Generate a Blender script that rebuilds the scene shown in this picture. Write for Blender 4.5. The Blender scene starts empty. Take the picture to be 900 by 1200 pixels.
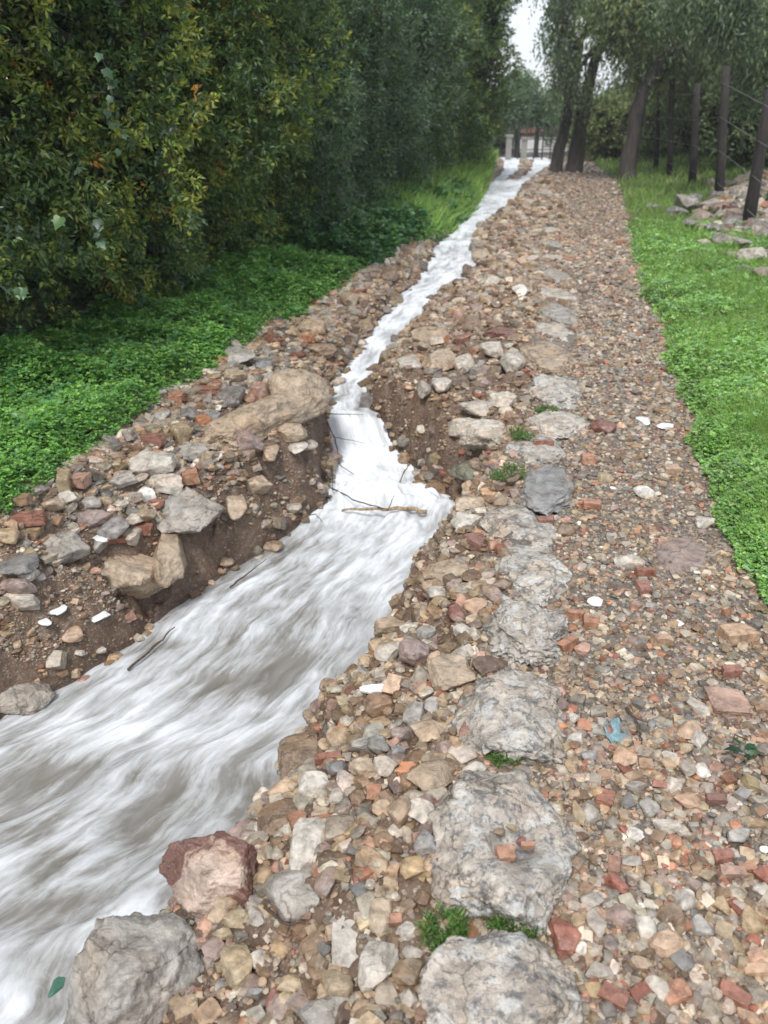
import bpy, bmesh, math, random
import numpy as np
from mathutils import Vector, Matrix
R = math.radians
rng = np.random.default_rng(7)
random.seed(7)
S = bpy.context.scene
C = S.collection
# ------------------------------------------------------------------ camera, sky, sun, exposure
CAM_H, PITCH, F = 1.55, R(27.0), 906.0          # eye height, downward pitch, focal length in photo pixels
cam = bpy.data.cameras.new('camera'); co = bpy.data.objects.new('camera', cam); C.objects.link(co)
cam.sensor_fit = 'VERTICAL'; cam.sensor_height = 24.0; cam.lens = F/1200*24.0
co.location = (0, 0, CAM_H); co.rotation_euler = (R(90)-PITCH, 0, 0)
cam.clip_start = 0.05; cam.clip_end = 2000
cam.dof.use_dof = True; cam.dof.focus_distance = 2.5; cam.dof.aperture_fstop = 2.4
S.camera = co
W = bpy.data.worlds.new('World'); S.world = W; W.use_nodes = True
wt = W.node_tree; bg = wt.nodes['Background']
sky = wt.nodes.new('ShaderNodeTexSky'); sky.sky_type = 'NISHITA'; sky.sun_disc = False
sky.sun_elevation = R(58); sky.sun_rotation = R(200); sky.air_density = 1.0; sky.dust_density = 3.0
cl = wt.nodes.new('ShaderNodeMix'); cl.data_type = 'RGBA'; cl.inputs[0].default_value = 0.72   # overcast: cloud white over the clear sky
wt.links.new(sky.outputs[0], cl.inputs[6]); cl.inputs[7].default_value = (7.0, 7.3, 7.7, 1)
wt.links.new(cl.outputs[2], bg.inputs[0]); bg.inputs[1].default_value = 0.09
sun = bpy.data.lights.new('sun', 'SUN'); sun.energy = 1.5; sun.angle = R(13); sun.color = (1, 0.97, 0.93)
so = bpy.data.objects.new('sun', sun); C.objects.link(so); so.rotation_euler = (R(32), 0, R(-20))
S.view_settings.view_transform = 'Standard'; S.view_settings.look = 'None'
S.view_settings.gamma = 1; S.view_settings.exposure = 0.97
# ------------------------------------------------------------------ numeric helpers
CP, SP = math.cos(PITCH), math.sin(PITCH)
def ray(px, py):
    a, b = (px-450)/F, (600-py)/F
    return np.array([a, CP + b*SP, -SP + b*CP])
def unproj(px, py, z=0.0):
    d = ray(px, py); t = (z-CAM_H)/d[2]
    return d[0]*t, d[1]*t
def depth(x, y, z): return y*CP - (z-CAM_H)*SP
def to_px(x, y, z):
    d = y*CP - (z-CAM_H)*SP; u = y*SP + (z-CAM_H)*CP
    return 450+F*x/d, 600-F*u/d
def _h(ix, iy, iz, seed):
    n = (ix.astype(np.int64)*374761393 + iy.astype(np.int64)*668265263 + iz.astype(np.int64)*2147483647 + seed*974711) & 0xFFFFFFFF
    n = ((n ^ (n >> 13))*1274126177) & 0xFFFFFFFF
    n = ((n ^ (n >> 15))*2246822519) & 0xFFFFFFFF
    return ((n ^ (n >> 16)) & 0xFFFFFF)/float(0xFFFFFF)*2-1
def vn(x, y, z=0.0, seed=0):
    x, y, z = np.broadcast_arrays(np.asarray(x, float), np.asarray(y, float), np.asarray(z, float))
    ix, iy, iz = np.floor(x), np.floor(y), np.floor(z); fx, fy, fz = x-ix, y-iy, z-iz
    fx, fy, fz = (f*f*f*(f*(f*6-15)+10) for f in (fx, fy, fz)); r = 0
    for a in (0, 1):
        for b in (0, 1):
            for c in (0, 1):
                r = r + _h(ix+a, iy+b, iz+c, seed)*(fx if a else 1-fx)*(fy if b else 1-fy)*(fz if c else 1-fz)
    return r
def fbm(x, y, z=0.0, seed=0, o=4, gain=0.5):
    r, a = 0, 1.0
    for k in range(o):
        f = 2.03**k; r = r + a*vn(x*f, y*f, z*f, seed+k*17); a *= gain
    return r
def sstep(t): t = np.clip(t, 0, 1); return t*t*(3-2*t)
def curve(pts, z):                                # pixel outline on the ground at height z -> x(y) in metres
    P = sorted([unproj(px, py, z)[::-1] for px, py in pts]); ys = np.array([p[0] for p in P]); xs = np.array([p[1] for p in P])
    def f(y):
        y = np.asarray(y, float); r = np.interp(y, ys, xs)
        s0 = (xs[1]-xs[0])/(ys[1]-ys[0]); s1 = (xs[-1]-xs[-3])/(ys[-1]-ys[-3])
        return np.where(y < ys[0], xs[0]+(y-ys[0])*s0, np.where(y > ys[-1], xs[-1]+(y-ys[-1])*s1, r))
    return f
# ------------------------------------------------------------------ the lie of the land (metres, from reference lines on the ground)
WROWS = [(188,588,650,-.03),(200,590,640,-.04),(215,574,618,-.05),(240,556,600,-.06),(262,524,568,-.08),(285,510,562,-.10),
 (310,498,560,-.12),(330,488,545,-.14),(345,470,512,-.15),(370,450,494,-.17),(400,426,468,-.19),(430,404,445,-.21),(450,392,434,-.23),
 (470,384,431,-.25),(490,380,444,-.27),(510,382,456,-.36),(530,388,470,-.46),(548,392,490,-.50),(570,388,508,-.51),(592,378,530,-.515),
 (620,345,530,-.52),(650,298,510,-.525),(690,240,480,-.53),(720,200,458,-.535),(760,150,440,-.54),(800,88,420,-.55),(845,0,402,-.555),
 (880,-75,335,-.56),(930,-190,325,-.565),(980,-330,312,-.57),(1050,-520,232,-.58),(1120,-700,180,-.59),(1200,-900,150,-.60),(1300,-1150,90,-.61)]
wy, wl, wr, wz = [], [], [], []
for py, l, r, z in WROWS:
    x0, y0 = unproj(l, py, z); x1, _ = unproj(r, py, z); wy.append(y0); wl.append(x0); wr.append(x1); wz.append(z)
o_ = np.argsort(wy); wy, wl, wr, wz = (np.array(a)[o_] for a in (wy, wl, wr, wz))
def wxl(y): return np.interp(y, wy, wl) + 0.02*vn(y*5, 3.3, seed=5) + .012*vn(y*16, 1.3, seed=6)
def wxr(y): return np.interp(y, wy, wr) + 0.022*vn(y*5, 9.3, seed=8) + .014*vn(y*16, 5.3, seed=9)
def wzz(y): return np.interp(y, wy, wz)
KL = curve([(470,1290),(490,1200),(500,1080),(518,950),(535,880),(560,780),(580,700),(590,600),(600,550),(615,480),(620,400),(634,350),(640,300),(640,240),(636,205)], 0)
KR = curve([(690,1290),(685,1200),(678,1080),(668,950),(662,880),(662,780),(662,700),(657,600),(668,550),(684,480),(676,400),(672,350),(665,300),(655,240),(642,205)], 0)
VG = curve([(1010,1050),(985,950),(940,820),(900,722),(872,670),(838,600),(812,500),(778,400),(748,320),(733,250),(722,215),(700,198)], 0)
VG0 = VG; VG = lambda y: VG0(y)+.065*vn(np.asarray(y)*2.6, 4.4, seed=105)+.04*vn(np.asarray(y)*9, 4.4, seed=106)
GL = curve([(-120,690),(0,598),(75,552),(130,515),(190,470),(250,430),(350,372),(420,325),(480,290),(522,266),(556,240),(573,210),(577,195)], .05)
HF = curve([(-250,505),(-100,455),(0,425),(200,368),(330,295),(420,245),(500,208),(552,188)], .22)
GL0 = GL; GL = lambda y: GL0(y)+.05*vn(np.asarray(y)*2.2, 7.4, seed=107)+.035*vn(np.asarray(y)*8, 7.4, seed=108)
def Hgt(x, y):
    x, y = np.broadcast_arrays(np.asarray(x, float), np.asarray(y, float))
    xl, xr, zw = wxl(y), wxr(y), wzz(y); kl = np.maximum(KL(y), xr+.08)
    # right bank
    cut = np.exp(-((y-4.9)/.75)**2)               # the steep cut beside the cascade
    wB = np.maximum(kl-xr, .1); x0_ = x; x = x+.035*fbm(x*6, y*6, seed=103, o=3)*sstep((x-xr)/.06)*(x > xr)*(x < kl)+.015*fbm(x*19, y*19, seed=104, o=3)*sstep((x-xr)/.05)*(x > xr)*(x < kl); t = np.clip((x-xr)/wB, 0, 1)
    tt = np.clip((x-xr)/np.clip(wB, .1, .34+0*y), 0, 1)
    pr = (1-cut)*(.55*(1-(1-t)**1.5)+.45*(1-(1-tt)**2)) + cut*(.12*t+.88*(1-(1-np.clip((x-xr)/.17, 0, 1))**2.2))
    zr = zw + (0-zw)*pr; x = x0_
    # left bank
    bw = .34-.2*np.exp(-((y-4.7)/.7)**2); bw = np.where(y > 6, .13, bw) + .1*np.clip((3.2-y)/1.2, 0, 1)
    d = xl-x+.05*fbm(x*5, y*5, seed=101, o=3)*sstep((xl-x)/.06)+.02*fbm(x*19, y*19, seed=102, o=3)*sstep((xl-x)/.05); gl = GL(y); hf = HF(y); top = np.interp(y, [0, 3, 5, 8, 20], [-.13, -.08, -.04, -.01, 0.0])
    tl = np.clip(d/bw, 0, 1); zl = zw + (top-zw)*(1-(1-tl)**1.5)
    t2 = np.clip((xl-bw-x)/np.maximum(xl-bw-gl, .2), 0, 1); zl = zl + (.07-top)*sstep(t2)*(d > bw)
    t3 = np.clip((gl-x)/np.maximum(gl-hf, .3), 0, 1); zl = zl + .16*t3
    # bed
    m = np.clip(np.minimum(x-xl, xr-x)/.15, 0, 1); zb = zw - .16*m
    z = np.where(x >= xr, zr, np.where(x <= xl, zl, zb))
    # verge rises gently to the fence
    vx = x-VG(y); z = z + .05*sstep(vx/.25) + .35*sstep((vx-.9)/2.5)*sstep((y-6)/8)
    fade = sstep((np.minimum(abs(x-xl), abs(x-xr)))/.12)
    onp = (x > KR(y)) & (x < VG(y)); inb = ((x > xr) & (x < kl+.05)) | ((x < xl) & (x > gl))
    n1 = fbm(x*3, y*3, seed=21, o=3); n2 = fbm(x*11, y*11, seed=31, o=4, gain=.6)
    z = z + fade*(np.where(onp, .006, .022)*n1 + np.where(inb, .017, .004)*n2)
    near = (y < 9) & inb
    z = z + fade*np.where(inb & (y < 14), .012*(1-np.abs(fbm(x*24+2*n1, y*24, seed=45, o=3)))-.008+.016*np.clip(fbm(x*7, y*13, seed=46, o=3), -.2, .8)+cut*(x > xr)*.03*fbm(x*13, y*13, seed=47, o=3), 0)
    z = z + fade*np.where(near, .006*fbm(x*55, y*55, seed=41, o=2), 0)
    return z
def axis(segs):
    out = [segs[0][0]]
    for a, b, s0, s1 in segs:
        p = a; k = 0
        while p < b-1e-6:
            f = (p-a)/(b-a); p = min(b, p+s0+(s1-s0)*f); out.append(p)
    return np.array(sorted(set(np.round(out, 5))))
GX = axis([(-60, -12, 8, 2), (-12, -3, 1, .08), (-3, -1.6, .05, .014), (-1.6, 1.6, .013, .013), (1.6, 7, .02, .06), (7, 14, .1, .5), (14, 90, 1, 10)])
GY = axis([(.2, .9, .03, .014), (.9, 6.5, .013, .014), (6.5, 14, .016, .06), (14, 42, .07, .3), (42, 300, 1, 30)])
MX, MY = np.meshgrid(GX, GY); GZ = Hgt(MX, MY)
def HT(x, y):
    x = np.atleast_1d(np.asarray(x, float)); y = np.atleast_1d(np.asarray(y, float))
    i = np.clip(np.searchsorted(GX, x)-1, 0, len(GX)-2); j = np.clip(np.searchsorted(GY, y)-1, 0, len(GY)-2)
    fx = np.clip((x-GX[i])/(GX[i+1]-GX[i]), 0, 1); fy = np.clip((y-GY[j])/(GY[j+1]-GY[j]), 0, 1)
    return (GZ[j, i]*(1-fx)+GZ[j, i+1]*fx)*(1-fy) + (GZ[j+1, i]*(1-fx)+GZ[j+1, i+1]*fx)*fy
def HW(x, y):                                     # land or water, whichever is higher
    z = HT(x, y); y = np.atleast_1d(y); inside = (np.atleast_1d(x) > wxl(y)) & (np.atleast_1d(x) < wxr(y))
    return np.where(inside, np.maximum(z, wzz(y)), z)
def hit(px, py, off=0.0, water=False):
    d = ray(px, py); t = np.geomspace(.6, 60, 900)
    for _ in range(2):
        P = np.array([0, 0, CAM_H])[None]+t[:, None]*d[None]
        h = (HW if water else HT)(P[:, 0], P[:, 1])+off; k = int(np.argmax(P[:, 2] < h)); lo = t[max(k-1, 0)]; hi_ = t[k]
        if _ == 0: t = np.linspace(lo, hi_, 24)
    return P[k, 0], P[k, 1], float(h[k]-off)
# ------------------------------------------------------------------ object helpers
def tag(o, label=None, cat=None, group=None, kind=None):
    if label: o['label'] = label
    if cat: o['category'] = cat
    if group: o['group'] = group
    if kind: o['kind'] = kind
    return o
def empty(name, loc):
    o = bpy.data.objects.new(name, None); C.objects.link(o); o.location = loc; o.empty_display_size = .1; return o
def meshobj(name, V, Fc, mat, parent=None, loc=(0, 0, 0), smooth=True, col=None, uv=None, attrs=None):
    """V (n,3); Fc (m,k) array of one polygon size"""
    V = np.asarray(V, np.float32); Fc = np.asarray(Fc, np.int32); m, k = Fc.shape
    me = bpy.data.meshes.new(name)
    me.vertices.add(len(V)); me.vertices.foreach_set('co', V.ravel())
    me.loops.add(m*k); me.loops.foreach_set('vertex_index', Fc.ravel())
    me.polygons.add(m); me.polygons.foreach_set('loop_start', np.arange(0, m*k, k, dtype=np.int32))
    me.polygons.foreach_set('loop_total', np.full(m, k, np.int32))
    me.polygons.foreach_set('use_smooth', np.full(m, smooth))
    if col is not None:
        a = me.color_attributes.new('Col', 'FLOAT_COLOR', 'POINT')
        a.data.foreach_set('color', np.concatenate([col, np.ones((len(V), 1))], 1).astype(np.float32).ravel())
    if uv is not None:
        u = me.uv_layers.new(name='flow'); u.data.foreach_set('uv', uv[Fc.ravel()].astype(np.float32).ravel())
    for n, a in (attrs or {}).items():
        t = me.attributes.new(n, 'FLOAT', 'POINT'); t.data.foreach_set('value', np.asarray(a, np.float32).ravel())
    me.update(calc_edges=True)
    if mat: me.materials.append(mat)
    o = bpy.data.objects.new(name, me); C.objects.link(o); o.location = loc
    if parent: o.parent = parent
    return o
class MB:
    def __init__(s): s.V, s.F, s.n = [], [], 0
    def add(s, V, Fq): s.V.append(np.asarray(V, float)); s.F += [tuple(i+s.n for i in f) for f in Fq]; s.n += len(V); return s
    def box(s, c, d, rz=0.0, lean=(0, 0)):
        x, y, z = d; P = []
        for k in (-.5, .5):
            for a, b in ((-.5, -.5), (.5, -.5), (.5, .5), (-.5, .5)):
                X, Y = a*x, b*y; P.append((c[0]+X*math.cos(rz)-Y*math.sin(rz)+lean[0]*(k+.5), c[1]+X*math.sin(rz)+Y*math.cos(rz)+lean[1]*(k+.5), c[2]+k*z))
        return s.add(P, [(0,3,2,1),(4,5,6,7),(0,1,5,4),(1,2,6,5),(2,3,7,6),(3,0,4,7)])
    def tube(s, pts, rad, n=8, wob=0.0, seed=0):
        pts = [Vector(p) for p in pts]; V = []
        up = Vector((0, 0, 1))
        for i, p in enumerate(pts):
            t = (pts[min(i+1, len(pts)-1)]-pts[max(i-1, 0)]).normalized()
            a = t.cross(up if abs(t.z) < .9 else Vector((0, 1, 0))).normalized(); b = t.cross(a)
            for k in range(n):
                th = 2*math.pi*k/n; r = rad[i]*(1+wob*float(vn(math.cos(th)*1.5+seed, math.sin(th)*1.5, i*.35)))
                V.append(p+(a*math.cos(th)+b*math.sin(th))*r)
        Q = [(i*n+k, i*n+(k+1) % n, (i+1)*n+(k+1) % n, (i+1)*n+k) for i in range(len(pts)-1) for k in range(n)]
        L = (len(pts)-1)*n
        Q += [tuple(range(n-1, -1, -1)), tuple(range(L, L+n))]
        return s.add([tuple(v) for v in V], Q)
    def build(s, name, mat, parent=None, smooth=False, loc=(0, 0, 0)):
        V = np.concatenate(s.V)-np.array(loc) if parent is None else np.concatenate(s.V)
        me = bpy.data.meshes.new(name); me.from_pydata([tuple(v) for v in V], [], s.F)
        if smooth:
            for p in me.polygons: p.use_smooth = True
        me.materials.append(mat); o = bpy.data.objects.new(name, me); C.objects.link(o)
        if parent:
            o.parent = parent; me.transform(Matrix.Translation(-Vector(parent.location)))
        else: o.location = loc
        return o
# ------------------------------------------------------------------ materials
def newmat(name):
    m = bpy.data.materials.new(name); m.use_nodes = True; return m, m.node_tree, m.node_tree.nodes['Principled BSDF']
def N(t, typ, **k):
    n = t.nodes.new(typ)
    for a, v in k.items():
        if a.startswith('i_'): n.inputs[a[2:].replace('_', ' ')].default_value = v
        else: setattr(n, a, v)
    return n
def L(t, a, b): t.links.new(a, b)
def noise(t, vec, scale, detail=4, rough=.55, dist=0):
    n = N(t, 'ShaderNodeTexNoise'); n.inputs['Scale'].default_value = scale; n.inputs['Detail'].default_value = detail
    n.inputs['Roughness'].default_value = rough; n.inputs['Distortion'].default_value = dist
    if vec is not None: L(t, vec, n.inputs['Vector'])
    return n.outputs['Fac']
def mrange(t, v, a, b, c=0., d=1.):
    n = N(t, 'ShaderNodeMapRange'); L(t, v, n.inputs[0])
    for i, x in enumerate((a, b, c, d)): n.inputs[i+1].default_value = x
    return n.outputs[0]
def mixc(t, f, a, b, blend='MIX'):
    n = N(t, 'ShaderNodeMix', data_type='RGBA', blend_type=blend)
    for s, v in ((n.inputs[0], f), (n.inputs[6], a), (n.inputs[7], b)):
        if isinstance(v, (int, float)): s.default_value = v
        elif isinstance(v, tuple): s.default_value = (*v, 1) if len(v) == 3 else v
        else: L(t, v, s)
    return n.outputs[2]
def math_(t, op, a, b=0.0):
    n = N(t, 'ShaderNodeMath', operation=op)
    for s, v in ((n.inputs[0], a), (n.inputs[1], b)):
        if isinstance(v, (int, float)): s.default_value = v
        else: L(t, v, s)
    return n.outputs[0]
def bump(t, h, strength, dist, bsdf, prev=None):
    n = N(t, 'ShaderNodeBump'); n.inputs['Strength'].default_value = strength; n.inputs['Distance'].default_value = dist
    L(t, h, n.inputs['Height'])
    if prev: L(t, prev, n.inputs['Normal'])
    L(t, n.outputs[0], bsdf.inputs['Normal']); return n.outputs[0]
def stone_mat(name, attr, big=False, mottled=0.0, stain=None):
    m, t, b = newmat(name); pos = N(t, 'ShaderNodeNewGeometry').outputs['Position']
    if attr: c = N(t, 'ShaderNodeAttribute', attribute_name='Col').outputs['Color']
    else: c = N(t, 'ShaderNodeObjectInfo').outputs['Color']
    n1 = noise(t, pos, 16 if big else 34, 6, .65, .3); n2 = noise(t, pos, 90, 5, .7); n3 = noise(t, pos, 5, 4, .6)
    v = mixc(t, mrange(t, n1, .36, .66), (.58, .56, .54), (1.28, 1.27, 1.24))
    c = mixc(t, 1.0, c, v, 'MULTIPLY')
    c = mixc(t, mrange(t, n3, .45, .7, 0, .45), c, mixc(t, 1.0, c, (1.1, .82, .58), 'MULTIPLY'))
    c = mixc(t, mrange(t, n2, .6, .75, 0, .5), c, (.62, .6, .56))
    if mottled:
        dk = noise(t, pos, 26, 8, .78, .3); c = mixc(t, mrange(t, dk, .50, .57, 0, mottled), c, (.09, .092, .095))
        lt = noise(t, pos, 13, 6, .7, .2); c = mixc(t, mrange(t, lt, .53, .6, 0, .65), c, (.56, .555, .53))
    if stain:
        dk = noise(t, pos, 5, 6, .68, .4); c = mixc(t, mrange(t, dk, .47, .52, 0, .9), c, stain)
    L(t, c, b.inputs['Base Color']); L(t, mrange(t, n1, .3, .7, .2, .46), b.inputs['Roughness'])
    if big:
        ds = N(t, 'ShaderNodeVectorMath', operation='ADD'); nz = N(t, 'ShaderNodeTexNoise'); nz.inputs['Scale'].default_value = 9; nz.inputs['Detail'].default_value = 5; L(t, pos, nz.inputs['Vector'])
        sc = N(t, 'ShaderNodeVectorMath', operation='SCALE'); sc.inputs['Scale'].default_value = .22; L(t, nz.outputs['Color'], sc.inputs[0]); L(t, pos, ds.inputs[0]); L(t, sc.outputs[0], ds.inputs[1])
        ve = N(t, 'ShaderNodeTexVoronoi', feature='DISTANCE_TO_EDGE'); ve.inputs['Scale'].default_value = 7; L(t, ds.outputs[0], ve.inputs['Vector'])
        ck = math_(t, 'MULTIPLY', mrange(t, ve.outputs['Distance'], .0, .035, 1, 0), mrange(t, n3, .42, .55)); c = mixc(t, math_(t, 'MULTIPLY', ck, .75), c, (.05, .042, .035)); L(t, c, b.inputs['Base Color'])
    p = bump(t, n2, .35, .006, b)
    if big: p = bump(t, ck, -.8, .012, b, p)
    bump(t, n1, .8 if big else .55, .025 if big else .008, b, p)
    return m
M = {}
M['stone'] = stone_mat('stone', False); M['boulder'] = stone_mat('boulder', False, True)
M['kerb'] = stone_mat('weathered_stone', False, True, .8); M['pebble'] = stone_mat('pebble', True)
M['red_rock'] = stone_mat('red_stained_rock', False, True, 0, (.13, .055, .042))
def leaf_mat(name, trans=.3, rough=.42):
    m, t, b = newmat(name); c = N(t, 'ShaderNodeAttribute', attribute_name='Col').outputs['Color']
    L(t, c, b.inputs['Base Color']); b.inputs['Roughness'].default_value = rough
    tr = N(t, 'ShaderNodeBsdfTranslucent'); L(t, mixc(t, 1.0, c, (1.3, 1.4, .8), 'MULTIPLY'), tr.inputs[0])
    mx = N(t, 'ShaderNodeMixShader'); mx.inputs[0].default_value = trans; L(t, b.outputs[0], mx.inputs[1]); L(t, tr.outputs[0], mx.inputs[2])
    L(t, mx.outputs[0], t.nodes['Material Output'].inputs[0]); return m
M['leaf'] = leaf_mat('leaf'); M['grass'] = leaf_mat('grass_blade', .35, .5)
def flat_mat(name, col, rough=.6, sc=20, var=.35, metal=0):
    m, t, b = newmat(name); pos = N(t, 'ShaderNodeNewGeometry').outputs['Position']
    n = noise(t, pos, sc, 5, .65); k1 = tuple(c*(1-var) for c in col); k2 = tuple(min(1, c*(1+var)) for c in col)
    L(t, mixc(t, mrange(t, n, .3, .7), k1, k2), b.inputs['Base Color']); b.inputs['Roughness'].default_value = rough
    b.inputs['Metallic'].default_value = metal; bump(t, n, .4, .01, b); return m
def bark_mat(name, col, sc=9):
    m, t, b = newmat(name); pos = N(t, 'ShaderNodeNewGeometry').outputs['Position']
    mp = N(t, 'ShaderNodeMapping'); mp.inputs['Scale'].default_value = (1, 1, .22); L(t, pos, mp.inputs[0])
    n = noise(t, mp.outputs[0], sc, 7, .7, .4)
    L(t, mixc(t, mrange(t, n, .35, .68), tuple(c*.4 for c in col), tuple(c*1.5 for c in col)), b.inputs['Base Color'])
    b.inputs['Roughness'].default_value = .8; bump(t, n, .9, .04, b); return m
M['bark'] = bark_mat('bark', (.07, .058, .052)); M['twig'] = bark_mat('twig_bark', (.12, .085, .06), 40)
M['post'] = bark_mat('dark_post_wood', (.035, .027, .026), 25); M['driftwood'] = bark_mat('pale_stick_wood', (.55, .40, .25), 60)
M['wire'] = flat_mat('fence_wire', (.2, .2, .2), .5, metal=.6); M['iron'] = flat_mat('dark_iron', (.035, .035, .04), .5)
M['render'] = flat_mat('pale_render', (.26, .25, .23), .8, 5, .15); M['tile'] = flat_mat('roof_tile', (.42, .2, .14), .7, 14)
M['white'] = flat_mat('white_china', (.66, .67, .66), .3, 40, .06); M['whitewall'] = flat_mat('white_wall_paint', (.75, .75, .75), .8, 4, .08)
M['glass'] = flat_mat('dark_window', (.03, .035, .04), .1); M['plastic'] = flat_mat('torn_plastic', (.17, .27, .30), .4, 60)
# soils
def soil_mat(name, c1, c2, c3, grit=.5, wet=.45):
    m, t, b = newmat(name); pos = N(t, 'ShaderNodeNewGeometry').outputs['Position']
    n1 = noise(t, pos, 7, 6, .65, .4); n2 = noise(t, pos, 45, 6, .7); n3 = noise(t, pos, 1.7, 4, .6)
    c = mixc(t, mrange(t, n1, .35, .65), c1, c2); c = mixc(t, mrange(t, n3, .42, .62, 0, .6), c, c3)
    vo = N(t, 'ShaderNodeTexVoronoi'); vo.inputs['Scale'].default_value = 110; L(t, pos, vo.inputs['Vector'])
    hs = N(t, 'ShaderNodeHueSaturation'); hs.inputs['Saturation'].default_value = .35; hs.inputs['Value'].default_value = .55; L(t, vo.outputs['Color'], hs.inputs['Color'])
    sp = math_(t, 'MULTIPLY', mrange(t, vo.outputs['Distance'], .5, .25), mrange(t, n2, .45, .55, 0, grit))
    c = mixc(t, sp, c, mixc(t, .6, hs.outputs[0], (.36, .32, .27)))
    c = mixc(t, mrange(t, n2, .35, .7, .45, 0), c, tuple(k*.45 for k in c1))
    wa = N(t, 'ShaderNodeAttribute', attribute_name='wet').outputs['Fac']; wa = mrange(t, wa, 0, .6)
    c = mixc(t, math_(t, 'MULTIPLY', wa, .55), c, tuple(k*.3 for k in c1)); rg = math_(t, 'SUBTRACT', mrange(t, n1, .3, .7, wet-.12, wet+.2), math_(t, 'MULTIPLY', wa, .28))
    L(t, c, b.inputs['Base Color']); L(t, rg, b.inputs['Roughness'])
    p = bump(t, n2, .7, .012, b); p = bump(t, vo.outputs['Distance'], -.5*grit-.1, .006, b, p); bump(t, n1, .6, .03, b, p)
    return m
M['path'] = soil_mat('wet_bed_gap_shade', (.11, .09, .07), (.17, .145, .115), (.20, .175, .145), .9)  # wet bed, coloured darker to put shade into the gaps between stones
M['bank'] = soil_mat('wet_brown_earth', (.105, .06, .038), (.17, .108, .068), (.22, .15, .095), .6)
M['soil'] = soil_mat('dark_soil', (.045, .036, .022), (.07, .06, .035), (.05, .055, .025), .1, .6)
# ------------------------------------------------------------------ ground sheets (split by what they are)
ny, nx = MX.shape
Vg = np.stack([MX, MY, GZ], -1).reshape(-1, 3)
ii, jj = np.meshgrid(np.arange(nx-1), np.arange(ny-1)); a = (jj*nx+ii).ravel(); Fq = np.stack([a, a+1, a+1+nx, a+nx], 1)
fc = Vg[Fq].mean(1); fx_, fy_ = fc[:, 0], fc[:, 1]
jit = .03*vn(fx_*6, fy_*6, seed=3)
isp = (fx_ > KL(fy_)+.02+jit) & (fx_ < VG(fy_)+jit+.03) & (fy_ < 40)
isb = ~isp & (fx_ > GL(fy_)-.02+jit) & (fx_ <= KL(fy_)+.02+jit) & (fy_ < 40)
def sub(name, mask, mat):
    f = Fq[mask]; u, inv = np.unique(f, return_inverse=True)
    return tag(meshobj(name, Vg[u], inv.reshape(f.shape), mat, attrs={'wet': wet_g[u]}), kind='structure')
wet_g = np.clip(1-(GZ-wzz(MY))/(.05+.03*vn(MX*9, MY*9, seed=66)), 0, 1)*(MX > wxl(MY)-.5)*(MX < wxr(MY)+.5); wet_g = wet_g.ravel()
sub('path', isp, M['path']); sub('stream_bank', isb, M['bank']); sub('ground', ~isp & ~isb, M['soil'])
# ------------------------------------------------------------------ water
yy = np.concatenate([np.arange(.35, 6.6, .012), np.geomspace(6.6, 38, 420)[1:]]); uu = np.linspace(-.04, 1.04, 190)
U, Y = np.meshgrid(uu, yy)
XL, XR, ZW = wxl(Y), wxr(Y), wzz(Y); X = XL+(XR-XL)*U
xc = (wxl(yy)+wxr(yy))/2; arc = np.concatenate([[0], np.cumsum(np.hypot(np.diff(xc), np.diff(yy)))]); V_ = arc[:, None]+0*U
wid = (XR-XL); um = (U-.5)*np.clip(wid, .3, 1.35)
turb = .35+.9*np.exp(-((Y-4.4)/.5)**2)+.5*np.exp(-((Y-5.2)/.5)**2)
PXw, PYw = to_px(X, Y, ZW)
edge = sstep(np.minimum(U, 1-U)*8)
w1 = fbm(um*5.2+.6*vn(V_*2, um*3, seed=77), V_*1.5, seed=70, o=3); w2 = fbm(um*17, V_*3.2, seed=71, o=3); w3 = fbm(um*8, V_*8, seed=72, o=3)
Zs = ZW + (.3+.7*edge)*np.clip(wid, .2, 1)*(.036*w1+.006*w2+.014*w3*turb)*np.clip(turb+.35, .5, 1.3)
Zs += .05*np.exp(-((Y-4.28)/.16)**2)*edge*(1+.7*w3)                 # boil at the foot of the cascade
# foam: where the water in the stream is broken and white
base = .31-.03*(Y < 3.3)+.28*sstep((Y-5.2)/.6)+.52*np.exp(-((Y-4.35)/.5)**2)+.24*(Y > 4.7)
blobs = [(430,560,70,45,.35),(470,640,90,30,.30),(400,640,60,50,.1),(330,700,110,35,.12),(250,770,60,22,.05),(190,860,150,28,.28),(300,830,130,22,.22),
 (420,680,70,22,.22),(130,1000,90,45,.18),(30,1150,60,60,.1),(60,920,70,35,-.12),(280,800,60,16,-.18),(90,1090,60,40,-.2),(330,760,60,22,-.16),(450,820,80,40,-.12),
 (250,960,90,40,-.05),(60,1010,50,30,-.15),(210,740,70,20,.15),(220,1040,60,50,-.2)]
for bx, by, sx, sy, v in blobs: base = base+v*np.exp(-((PXw-bx)/sx)**2-((PYw-by)/sy)**2)
foam = base+.20*w1+.14*w2+.14*w3
ng, nu = U.shape; ii, jj = np.meshgrid(np.arange(nu-1), np.arange(ng-1)); a = (jj*nu+ii).ravel()
water_F = np.stack([a, a+1, a+1+nu, a+nu], 1)
m, t, b = newmat('flood_water'); uvn = N(t, 'ShaderNodeUVMap', uv_map='flow').outputs[0]
mp = N(t, 'ShaderNodeMapping'); mp.inputs['Scale'].default_value = (15, 2.4, 1); L(t, uvn, mp.inputs[0])
mp2 = N(t, 'ShaderNodeMapping'); mp2.inputs['Scale'].default_value = (48, 4.2, 1); L(t, uvn, mp2.inputs[0])
mp3 = N(t, 'ShaderNodeMapping'); mp3.inputs['Scale'].default_value = (8, 2.2, 1); L(t, uvn, mp3.inputs[0])
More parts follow.
